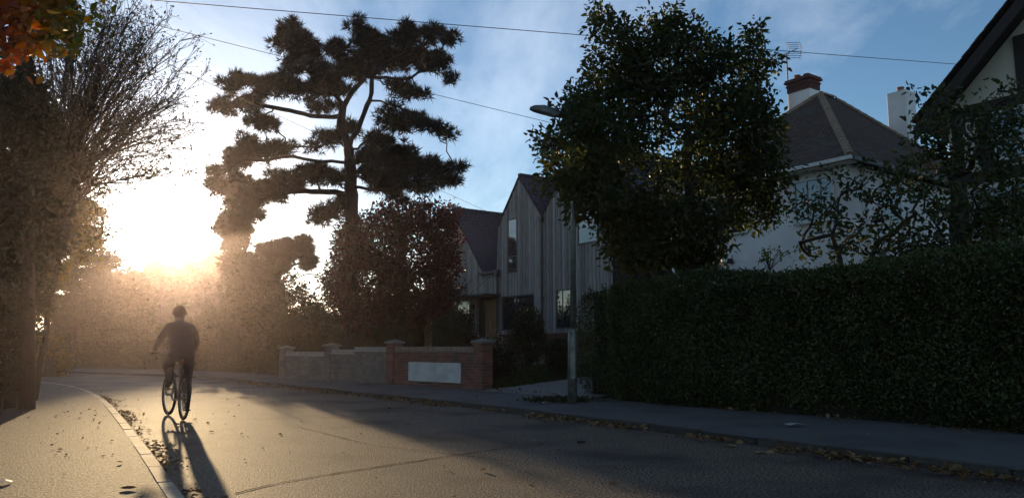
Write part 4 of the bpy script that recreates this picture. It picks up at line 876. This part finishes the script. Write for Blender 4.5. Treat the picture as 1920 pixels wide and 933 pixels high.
# ------------------------------------------------------------------ left side: shoots, dense evergreen, fence
L_small = leafmat('small_twig_leaf', [(.03, .028, .012), (.05, .045, .015), (.08, .06, .018)], .35)
rb = np.random.default_rng(71); dB = 13.6; bb_ = YD(34, 700, dB); bb_ = np.array([bb_[0]-.1, bb_[1], .05])
bt = thing('bare_twig_tree', 'tall tree of fanned thin twigs with few leaves, left of the sun', 'tree', bb_)
ch = [(np.array([[0, 0, 0], [.05, 0, 1.5], [.2, .05, 2.8], [.45, 0, 3.9]]), np.array([.10, .085, .07, .06]))]; LP = []; LD = []
for k in range(120):
    o_ = YD(rb.uniform(70, 150), rb.uniform(300, 400), dB+rb.uniform(-.5, .5))-bb_
    an_ = rb.uniform(-12, 112) if k % 4 else rb.uniform(20, 75); an_ = math.radians(an_); rad = rb.uniform(200, 325)*(1.0 if an_ > .5 else .82)
    tx, ty = 120+math.cos(an_)*rad, 300-math.sin(an_)*rad*1.12
    t_ = YD(tx, ty, dB+rb.uniform(-2.2, 2.2))-bb_
    f = np.linspace(0, 1, 11)[:, None]; dv = t_-o_; L = np.linalg.norm(dv); P = o_+dv*f; P[:, 2] += np.sin(f[:, 0]*PI)*L*.10*rb.uniform(-.3, 1.2); P[1:] += np.cumsum(rb.normal(size=(10, 3))*.018, 0)
    ch.append((P, np.linspace(.016, .0035, 11)))
    if k < 30: ch.append((np.array([[.2, .05, 2.4+rb.random()], (o_+np.array([.2, .05, 2.8]))/2, o_, P[1]]), np.array([.035, .028, .018, .015])))
    for q in range(14):
        s = rb.uniform(.25, .97); i = int(s*10); p = P[i]+(P[min(i+1, 10)]-P[i])*(s*10-i); d = unit(dv)+rb.normal(size=3)*.5; d = unit(d); l_ = rb.uniform(.25, .75)*(1.15-s*.5)
        f2 = np.linspace(0, 1, 5)[:, None]; pp = p+d*l_*f2+np.cumsum(rb.normal(size=(5, 3))*.02, 0)*f2; pp[:, 2] += f2[:, 0]**2*.08; ch.append((pp, np.linspace(.006, .0025, 5)))
        for w_ in range(rb.integers(2, 6)): LP.append(pp[rb.integers(1, 5)]+rb.normal(size=3)*.02); LD.append(d+rb.normal(size=3)*.8)
        for w_ in range(2):
            d3 = unit(d+rb.normal(size=3)*.6); p3 = pp[rb.integers(1, 4)]; l3 = rb.uniform(.12, .3); ch.append((np.array([p3, p3+d3*l3*.5+[0, 0, .01], p3+d3*l3]), np.array([.004, .003, .002]))); LP.append(p3+d3*l3); LD.append(d3)
wood('trunk', ch, M_bark, bt, 4); leaves('crown', np.array(LP), np.array(LD), .05*rb.uniform(.6, 1.3, len(LP)), L_small, bt, wid=.6, rng=rb)
L_ivy = leafmat('evergreen_leaf', [(.014, .018, .008), (.02, .028, .010), (.03, .036, .013), (.05, .045, .016)], .18, .5)
iv = YD(-60, 700, 13.4); iv = np.array([iv[0], iv[1], .05])
broadleaf('evergreen_tree', 'huge dense dark evergreen filling the side behind the telegraph pole', 'tree', iv, [iv, iv+[.1, 0, 1.5], iv+[.2, 0, 3.2], iv+[.2, .1, 4.8]],
          lob([(10, 300, 95, 115), (45, 215, 50, 62), (85, 290, 36, 48), (80, 385, 34, 55), (22, 480, 34, 80), (-20, 600, 46, 110), (0, 400, 75, 95), (0, 160, 65, 50), (-60, 500, 80, 180), (5, 560, 30, 60), (110, 330, 22, 36), (100, 440, 16, 26), (0, 680, 26, 50)], 13.4, jit=.5, seed=12, rz=1.0), 1500, 40, .09, L_ivy, seed=26, rc=.24, rmax=.16, shell=.35, wid=.6)
L_thin = leafmat('thin_olive_leaf', [(.05, .05, .015), (.09, .075, .02), (.14, .10, .025)], .55, .5)
tb = YD(70, 700, 15.6); tb = np.array([tb[0], tb[1], .05])
broadleaf('hazel_tree', 'thin sunlit olive foliage hanging beside the telegraph pole, below the bare twigs', 'tree', tb, [tb, tb+[.1, 0, 1.6], tb+[.25, 0, 2.8], tb+[.4, 0, 3.8]],
          lob([(140, 330, 42, 40), (160, 395, 36, 42), (140, 450, 50, 30), (110, 410, 36, 50), (185, 350, 22, 16), (195, 430, 24, 14), (95, 500, 30, 40), (170, 480, 26, 14)], 15.6, jit=.6, seed=13), 330, 13, .075, L_thin, seed=27, rc=.22, rt=.005, rmax=.07, shell=.3)
# overhanging autumn branches close to the eye
L_aut = leafmat('autumn_leaf', [(.05, .07, .015), (.08, .085, .015), (.20, .10, .015), (.28, .08, .012), (.22, .04, .01)], .55, .4)
ra = np.random.default_rng(72); ab = np.array([-5.6, 2.6, .05]); at_ = thing('autumn_tree', 'overhanging branches of orange and green autumn leaves in the top corner', 'tree', ab)
tip = []
for x, y, n in ((20, 20, 26), (60, 30, 22), (100, 20, 26), (25, 75, 24), (70, 70, 16), (-30, 40, 20), (120, 45, 18), (5, 100, 10), (40, -30, 20), (100, -30, 20), (140, 10, 10)):
    for _ in range(n): tip.append(YD(x+ra.normal()*20, y+ra.normal()*16, 4.6+ra.normal()*.35)-ab)
tip = np.array(tip)
tw = grow([[np.zeros(3), np.array([.05, .1, 1.6]), np.array([.2, .3, 2.8]), np.array([.4, .5, 3.6])], [np.array([.2, .3, 2.6]), np.array([1., 1.1, 3.1]), YD(10, 60, 4.6)-ab, YD(110, 10, 4.6)-ab]], tip, .0022, .11, .05, ra)
wood('trunk', tw, M_bark, at_, 5)
n = len(tip)*6; PP = np.repeat(tip, 6, 0)+ra.normal(size=(n, 3))*.055; uu = (PP+ab-EYE); pxx = 960+FPX*uu[:, 0]/uu[:, 1]
leaves('crown', PP, ra.normal(size=(n, 3))+[.2, 0, -.5], .062*ra.uniform(.6, 1.3, n), L_aut, at_, wid=.72, rnd=np.clip(.9-(pxx+20)/150*.85+ra.normal(size=n)*.15, 0, 1), rng=ra)
# garden fence of upright boards running towards the eye from the pole
f0 = AO(-16.4, .42); f1 = AO(-10.5, -.55); M_fence = mat('fence_timber', (.07, .05, .035), (.045, .033, .024), 3, .8, .4, 20, rand=.25, stretch=(10, 10, 1))
fd = f1-f0; fr_ = math.atan2(fd[1], fd[0]); fL = float(np.linalg.norm(fd)); fe = thing('garden_fence', 'low dark timber fence with gaps between upright boards below the evergreen', 'fence', (f0[0], f0[1], .07), fr_)
for z in (.3, 1.0): MB().box(0, fL, .012, .05, z, z+.08).build('rail', M_fence, fe)
bme_ = MB().box(-.045, .045, -.012, .011, .04, 1.25).mesh('board'); x = .1
while x < fL-.05:
    if random.random() > .18: link('board', bme_, M_fence, fe, (x, 0, random.uniform(-.03, .03)))
    x += .16
for x in (.0, fL*.33, fL*.66, fL): MB().box(x-.05, x+.05, .052, .15, -.1, 1.4).build('post', M_fence, fe)

# ------------------------------------------------------------------ the bicycle
rc_ = G(343, 787); broot = rc_+RD*.52; brz = math.atan2(RD[1], RD[0])
bk = thing('bicycle', 'black bicycle seen from behind, ridden away along the sunlit road', 'bicycle', broot, brz)
M_tyre = mat('tyre_rubber', (.015, .015, .015), rough=.8); M_rim = mat('rim_metal', (.25, .25, .26), rough=.35, metal=.9); M_frame = mat('bike_paint', (.02, .022, .026), (.03, .03, .034), 5, .35, spec=.5)
def torus(R_, r_, n=40, k=8):
    V = [((R_+r_*math.cos(b))*math.cos(a), r_*math.sin(b)*1.0, (R_+r_*math.cos(b))*math.sin(a)) for a in np.arange(n)*2*PI/n for b in np.arange(k)*2*PI/k]
    return MB().add(V, [(i*k+j, i*k+(j+1) % k, ((i+1) % n)*k+(j+1) % k, ((i+1) % n)*k+j) for i in range(n) for j in range(k)])
def wheel(x, steer):
    w_ = torus(.318, .024).build('wheel', M_tyre, bk, (x, 0, .342), steer, smooth=True); w_['label'] = 'tyred spoked wheel'
    torus(.288, .012, 40, 6).build('rim', M_rim, w_); s = MB()
    for k in range(28):
        a = 2*PI*k/28; sd = .03 if k % 2 else -.03; s.tube([(.02*math.cos(a+.5), sd, .02*math.sin(a+.5)), (.285*math.cos(a), 0, .285*math.sin(a))], .0016, 3, False)
    s.build('spoke_set', M_rim, w_); MB().tube([(0, -.05, 0), (0, .05, 0)], .02, 8).build('hub', M_rim, w_)
wheel(-.52, 0); wheel(.56, .10)
BBp, ST, HT, HB = (-.08, 0, .29), (-.24, 0, .80), (.36, 0, .90), (.41, 0, .74)
fm = MB()
for p, q, r in ((BBp, ST, .017), (ST, HT, .016), (BBp, HB, .02), (HT, HB, .022)): fm.tube([p, q], r, 8)
for s in (-1, 1): fm.tube([(-.08, s*.035, .29), (-.3, s*.05, .31), (-.52, s*.062, .342)], .010, 6).tube([(-.235, s*.015, .78), (-.38, s*.05, .56), (-.52, s*.062, .342)], .008, 6)
fm.build('frame', M_frame, bk, smooth=True)
fk = MB().tube([HB, (.43, 0, .70)], .02, 8)
for s in (-1, 1): fk.tube([(.43, 0, .70), (.44, s*.05, .68), (.56, s*.055, .342)], .012, 6)
fk.build('fork', M_frame, bk)
MB().tube([ST, (-.262, 0, .93)], .014, 8).build('seat_post', M_rim, bk)
sd = MB(); V = []
for t, hw in ((-.15, .075), (-.08, .08), (0, .045), (.13, .02)):
    for y, z in ((-hw, 0), (-hw*.6, .035), (hw*.6, .035), (hw, 0)): V.append((-.26+t, y, .935+z))
sd.add(V, [(i*4+j, i*4+j+1, i*4+j+5, i*4+j+4) for i in range(3) for j in range(3)]+[(0, 1, 2, 3)[::-1], (12, 13, 14, 15)]+[(i*4, i*4+4, i*4+7, i*4+3) for i in range(3)]); sd.build('saddle', M_tyre, bk)
hb = MB().tube([(.40, -.33, 1.02), (.43, -.12, 1.03), (.43, .12, 1.03), (.40, .33, 1.02)], .014, 8).tube([HT, (.36, 0, .98), (.43, 0, 1.03)], .018, 8).build('handlebar', M_rim, bk)
for s in (-1, 1):
    MB().tube([(.41, s*.22, 1.025), (.40, s*.345, 1.02)], .018, 8).build('grip', M_tyre, hb); MB().tube([(.45, s*.20, 1.01), (.49, s*.30, .985)], .006, 5).build('brake_lever', M_rim, hb)
ck = MB().tube([(-.08, .08, .29), (-.06, .085, .46)], .011, 6).tube([(-.08, -.08, .29), (-.10, -.085, .12)], .011, 6).tube([(-.08, -.085, .29), (-.08, .085, .29)], .014, 8).build('crank', M_rim, bk)
torus(.09, .005, 24, 5).build('chainring', M_rim, ck, (-.08, -.055, .29))
MB().box(-.10, -.02, .09, .19, .448, .472).build('pedal', M_tyre, ck); MB().box(-.14, -.06, -.19, -.09, .108, .132).build('pedal', M_tyre, ck)
cn_ = MB().tube([(-.08, -.055, .38), (-.52, -.05, .385)], .005, 4).tube([(-.08, -.055, .20), (-.52, -.05, .30)], .005, 4).build('chain', M_rim, bk)
MB().box(-.29, -.27, -.02, .02, .86, .90).build('rear_reflector', mat('red_reflector', (.3, .02, .02), rough=.3), bk)

# ------------------------------------------------------------------ the rider: one skinned body
J = [('pelvis', -.20, 0, 1.00, .215, 'jacket'), ('belly', -.14, 0, 1.18, .175, 'jacket'), ('chest', -.01, 0, 1.36, .165, 'jacket'), ('collar', .06, 0, 1.49, .085, 'jacket'), ('neck', .10, 0, 1.545, .056, 'skin'),
     ('jaw', .135, 0, 1.60, .078, 'skin'), ('head', .14, 0, 1.68, .098, 'skin'), ('crown', .135, 0, 1.745, .072, 'skin')]
for s, S in ((1, 'L'), (-1, 'R')):
    J += [('sh'+S, .02, s*.175, 1.425, .082, 'jacket'), ('ua'+S, .07, s*.25, 1.30, .062, 'jacket'), ('el'+S, .15, s*.30, 1.18, .052, 'jacket'), ('fa'+S, .28, s*.315, 1.10, .045, 'jacket'), ('wr'+S, .36, s*.315, 1.055, .033, 'skin'), ('ha'+S, .405, s*.30, 1.045, .038, 'skin')]
J += [('hipL', -.17, .11, .98, .105, 'trouser'), ('thL', .02, .13, .90, .11, 'trouser'), ('knL', .20, .135, .83, .08, 'trouser'), ('caL', .08, .105, .70, .08, 'trouser'), ('anL', -.07, .14, .545, .042, 'shoe'), ('ftL', -.02, .142, .505, .045, 'shoe'), ('toL', .10, .145, .50, .032, 'shoe'),
      ('hipR', -.17, -.11, .98, .105, 'trouser'), ('thR', -.05, -.11, .78, .13, 'trouser'), ('knR', .04, -.125, .60, .10, 'trouser'), ('caR', -.07, -.13, .41, .085, 'trouser'), ('anR', -.15, -.135, .21, .042, 'shoe'), ('ftR', -.10, -.14, .165, .045, 'shoe'), ('toR', .03, -.145, .16, .032, 'shoe')]
ix = {j[0]: i for i, j in enumerate(J)}
ED = [('pelvis','belly'),('belly','chest'),('chest','collar'),('collar','neck'),('neck','jaw'),('jaw','head'),('head','crown')]
for S in 'LR': ED += [('chest','sh'+S),('sh'+S,'ua'+S),('ua'+S,'el'+S),('el'+S,'fa'+S),('fa'+S,'wr'+S),('wr'+S,'ha'+S),('pelvis','hip'+S),('hip'+S,'th'+S),('th'+S,'kn'+S),('kn'+S,'ca'+S),('ca'+S,'an'+S),('an'+S,'ft'+S),('ft'+S,'to'+S)]
me = bpy.data.meshes.new('skeleton'); me.from_pydata([j[1:4] for j in J], [(ix[a], ix[b]) for a, b in ED], []); tmp = bpy.data.objects.new('skeleton', me); COL.objects.link(tmp)
bpy.context.view_layer.objects.active = tmp
sk = tmp.modifiers.new('s', 'SKIN'); sk.use_smooth_shade = True
for i, j in enumerate(J): me.skin_vertices[0].data[i].radius = (j[4], j[4]*(.78 if j[0] in ('pelvis', 'belly', 'chest') else 1)); me.skin_vertices[0].data[i].use_root = (i == 0)
sbm = tmp.modifiers.new('d', 'SUBSURF'); sbm.levels = 2; sbm.render_levels = 2
dg = bpy.context.evaluated_depsgraph_get(); bodyme = bpy.data.meshes.new_from_object(tmp.evaluated_get(dg)); bpy.data.objects.remove(tmp)
# fingers rooted in the palm and curled round the grip, nose and ears
bm = bmesh.new(); bm.from_mesh(bodyme); ex = MB()
for s in (1, -1):
    for k, l in enumerate((.9, 1., .95, .8)):
        y = s*(.272+k*.021); ex.tube([(.40, y, 1.055), (.438, y, 1.058), (.452, y, 1.03), (.44, y, 1.005), (.41+.02*(1-l), y, .998)], [.0095, .0095, .009, .0085, .007], 6)
    ex.tube([(.385, s*.275, 1.045), (.39, s*.252, 1.02), (.405, s*.25, 1.003), (.425, s*.252, 1.0)], [.012, .0115, .011, .008], 6)
    ex.tube([(.12, s*.088, 1.655), (.125, s*.104, 1.675), (.125, s*.104, 1.69), (.13, s*.088, 1.705)], [.012, .016, .016, .012], 6)
ex.tube([(.215, 0, 1.69), (.245, 0, 1.655), (.22, 0, 1.645)], [.008, .016, .012], 6)
exm = ex.mesh('x', True); bm.from_mesh(exm); bm.to_mesh(bodyme); bm.free()
kinds = ['jacket', 'trouser', 'skin', 'shoe']
pm = [mat('dark_jacket', (.028, .026, .028), (.02, .019, .02), 8, .8, .9, 11, bdist=.05), mat('dark_trousers', (.02, .02, .024), (.014, .014, .017), 8, .85, .9, 12, bdist=.05), mat('skin', (.42, .25, .17), (.36, .2, .14), 10, .5), mat('shoe', (.02, .018, .017), rough=.6)]
bodyme.materials.clear()
for m_ in pm: bodyme.materials.append(m_)
jp = np.array([j[1:4] for j in J]); jr = np.array([j[4] for j in J])
for pg in bodyme.polygons:
    c = np.array(pg.center); d = np.linalg.norm(jp-c, axis=1)-jr*.6; pg.material_index = kinds.index(J[int(np.argmin(d))][5]) if not (c[0] > .37 and c[2] > .95 and abs(c[1]) > .22) else 2; pg.use_smooth = True
pr = link('person', bodyme, None, None, broot, brz); tag(pr, 'person in dark clothes cycling away, head rimmed with sunlight', 'person')
hm = bmesh.new(); bmesh.ops.create_icosphere(hm, subdivisions=3, radius=1.0)
for v in hm.verts:
    n_ = mnoise.noise(v.co*5)*.06; v.co = v.co*(1+n_); v.co = Vector((v.co.x*.106+.126, v.co.y*.099, v.co.z*.118+1.682))
bmesh.ops.delete(hm, geom=[v for v in hm.verts if (v.co.z < 1.70 and v.co.x > .17) or v.co.z < 1.575 or (v.co.z < 1.66 and v.co.x > .13)], context='VERTS')
hme = bpy.data.meshes.new('hair'); hm.to_mesh(hme); hm.free()
for pg in hme.polygons: pg.use_smooth = True
link('hair', hme, leafmat('short_hair', [(.16, .10, .06), (.2, .13, .08)], .45, .4), pr)

# ------------------------------------------------------------------ fallen leaves and litter
L_dead = leafmat('dead_leaf', [(.06, .032, .016), (.13, .07, .03), (.19, .115, .05), (.26, .18, .09)], .2, .6)
def litter(name, label, P, size, seed, group=None, tilt=.5):
    rng = np.random.default_rng(seed); n = len(P); D = rng.normal(size=(n, 3))*[1, 1, .25]
    o = leaves(name, P, D, size*rng.uniform(.5, 1.3, n), L_dead, None, wid=.6, up=np.array([0, 0, 2.2]), fold=.16, curl=-.12, rng=rng); return tag(o, label, 'leaves', kind='stuff')
rl = np.random.default_rng(81)
def along(Q, t0, t1, n, off, sp, side):
    d = np.concatenate([[0], np.cumsum(np.linalg.norm(np.diff(Q, axis=0), axis=1))]); t = rl.uniform(t0, t1, n); cl2 = np.sin(t*1.3)+np.sin(t*3.7+1)+rl.normal(size=n)*.8; t = t[cl2 > -.1]; n = len(t)
    p = np.stack([np.interp(t, d, Q[:, k]) for k in range(2)], 1); q = np.stack([np.interp(t+.2, d, Q[:, k]) for k in range(2)], 1); T = unit(q-p); S = np.stack([-T[:, 1], T[:, 0]], 1)*side
    o_ = off+np.abs(rl.normal(size=n))*sp; return p+S*o_[:, None]
pp = along(RK, 14, 52, 4600, .02, .2, 1); litter('fallen_leaves', 'brown fallen leaves gathered in the gutter below the shaded kerb', np.c_[pp, .012+rl.random(len(pp))*.035], .08, 82)
pp = along(RK, 14, 50, 900, 2.35, .25, -1); litter('fallen_leaves', 'brown leaves lying along the foot of the long hedge', np.c_[pp, .125+rl.random(len(pp))*.02], .08, 83)
pp = along(RK, 14, 52, 160, .3, 1.2, -1); litter('fallen_leaves', 'scattered dry leaves on the shaded pavement', np.c_[pp, np.full(len(pp), .125)], .07, 84)
pp = along(LK, 18, 46, 2300, .02, .11, -1); litter('fallen_leaves', 'dark leaf debris in the sunlit gutter beside the cyclist', np.c_[pp, .008+rl.random(len(pp))*.02], .05, 85)
pp = along(LK, 18, 44, 300, .2, .9, 1); litter('fallen_leaves', 'small dark leaves dotted over the sunlit pavement', np.c_[pp, np.full(len(pp), .074)], .045, 86)
pp = np.stack([AO(a_, o_)[:2] for a_, o_ in zip(rl.uniform(-22, -4, 110), rl.uniform(2.2, 7.2, 110))]); litter('fallen_leaves', 'sparse leaves scattered over the open road', np.c_[pp, np.full(110, .01)], .06, 87)
def leaf_at(px_, py_, z, size, label, m=L_dead, r=.6, rot=0., name='fallen_leaf', cat='leaf'):
    p = G(px_, py_, z); mb = MB(); V = []; n = 9
    for i in range(n):
        t = i/(n-1); wv = math.sin(t*PI)**.7*.3*size; V += [(t*size-size/2, -wv, .25*size*(t-.5)**2+.02*size+wv*.35), (t*size-size/2, 0, .25*size*(t-.5)**2), (t*size-size/2, wv, .25*size*(t-.5)**2+wv*.45)]
    mb.add(V, [(i*3+j, i*3+j+3, i*3+j+4, i*3+j+1) for i in range(n-1) for j in range(2)]); me_ = mb.mesh(name, True); a = me_.attributes.new('rnd', 'FLOAT', 'FACE'); a.data.foreach_set('value', [r]*len(me_.polygons))
    return tag(link(name, me_, m, None, (p[0], p[1], z+.006), rot), label, cat)
leaf_at(240, 917, .066, .12, 'large curled brown leaf lying on the sunlit pavement near the kerb', r=.1, rot=.2)
leaf_at(1425, 850, .0, .16, 'pale leaf standing up in the shaded gutter', r=1., rot=1.)
leaf_at(1090, 830, .0, .14, 'single dark curled leaf on the road in front of the lamp post', r=.0, rot=.5)
leaf_at(1370, 838, .0, .17, 'big pale folded leaf in the gutter near the middle of the hedge', r=.9, rot=2.2)
M_paper = mat('paper', (.36, .37, .38), (.28, .29, .3), 8, .7)
def scrap(px_, py_, z, w_, d_, label, rot):
    p = G(px_, py_, z); tag(MB().add([(-w_/2, -d_/2, .006), (0, -d_/2, .03), (w_/2, -d_/2, .01), (-w_/2, d_/2, .012), (0, d_/2, .02), (w_/2, d_/2, .006), (-w_/2, -d_/2, .002), (0, -d_/2, .026), (w_/2, -d_/2, .006), (-w_/2, d_/2, .008), (0, d_/2, .016), (w_/2, d_/2, .002)],
        [(0, 1, 4, 3), (1, 2, 5, 4), (7, 6, 9, 10), (8, 7, 10, 11), (0, 6, 7, 1), (1, 7, 8, 2), (3, 4, 10, 9), (4, 5, 11, 10), (0, 3, 9, 6), (2, 8, 11, 5)]).build('paper_scrap', M_paper, None, (p[0], p[1], z+.002), rot), label, 'litter')
scrap(10, 905, .07, .09, .09, 'white paper scrap on the sunlit pavement at the frame edge', .4)
scrap(1490, 796, .12, .22, .14, 'crumpled pale wrapper at the foot of the hedge', .2)
scrap(1025, 755, .12, .16, .08, 'flat white scrap at the mouth of the driveway', .1)
L_grass = leafmat('lawn_blade', [(.02, .035, .010), (.04, .06, .016), (.06, .06, .02)], .3)
n = 16000; aa = rl.uniform(-20, -15.2, n); oo = 10.45+rl.random(n)**1.5*6; P = np.stack([AO(a_, o_, float(zg(o_))) for a_, o_ in zip(aa, oo)])
tag(leaves('grass', P, rl.normal(size=(n, 3))*.4+[0, 0, 1], .09*rl.uniform(.5, 1.3, n), L_grass, None, wid=.12, rng=rl), 'short rough grass of the front garden beside the driveway', 'grass', kind='stuff')
n = 900; c = G(1050, 752, .1); P = c+rl.normal(size=(n, 3))*[.28, .25, 0]; P[:, 2] = .11
tag(leaves('weeds', P, rl.normal(size=(n, 3))*.6+[0, 0, .8], .10*rl.uniform(.4, 1.2, n), L_bush, None, wid=.3, rng=rl), 'tuft of weeds round the lamp post foot', 'weeds', kind='stuff')

# ------------------------------------------------------------------ the sunlit evening air; its haze partly stands in for lens glare
HAZE = 0.00038
hz = MB().box(-1600, 1600, -1600, 1600, -1.2, 24).build('haze', None); tag(hz, kind='stuff')
hmz = bpy.data.materials.new('evening_haze'); hmz.use_nodes = True; t = hmz.node_tree; t.nodes.clear(); mo = t.nodes.new('ShaderNodeOutputMaterial'); pv = t.nodes.new('ShaderNodeVolumePrincipled')
pv.inputs['Color'].default_value = (1, .85, .92, 1); pv.inputs['Density'].default_value = HAZE; pv.inputs['Anisotropy'].default_value = .88
t.links.new(pv.outputs[0], mo.inputs['Volume']); hz.data.materials.append(hmz)
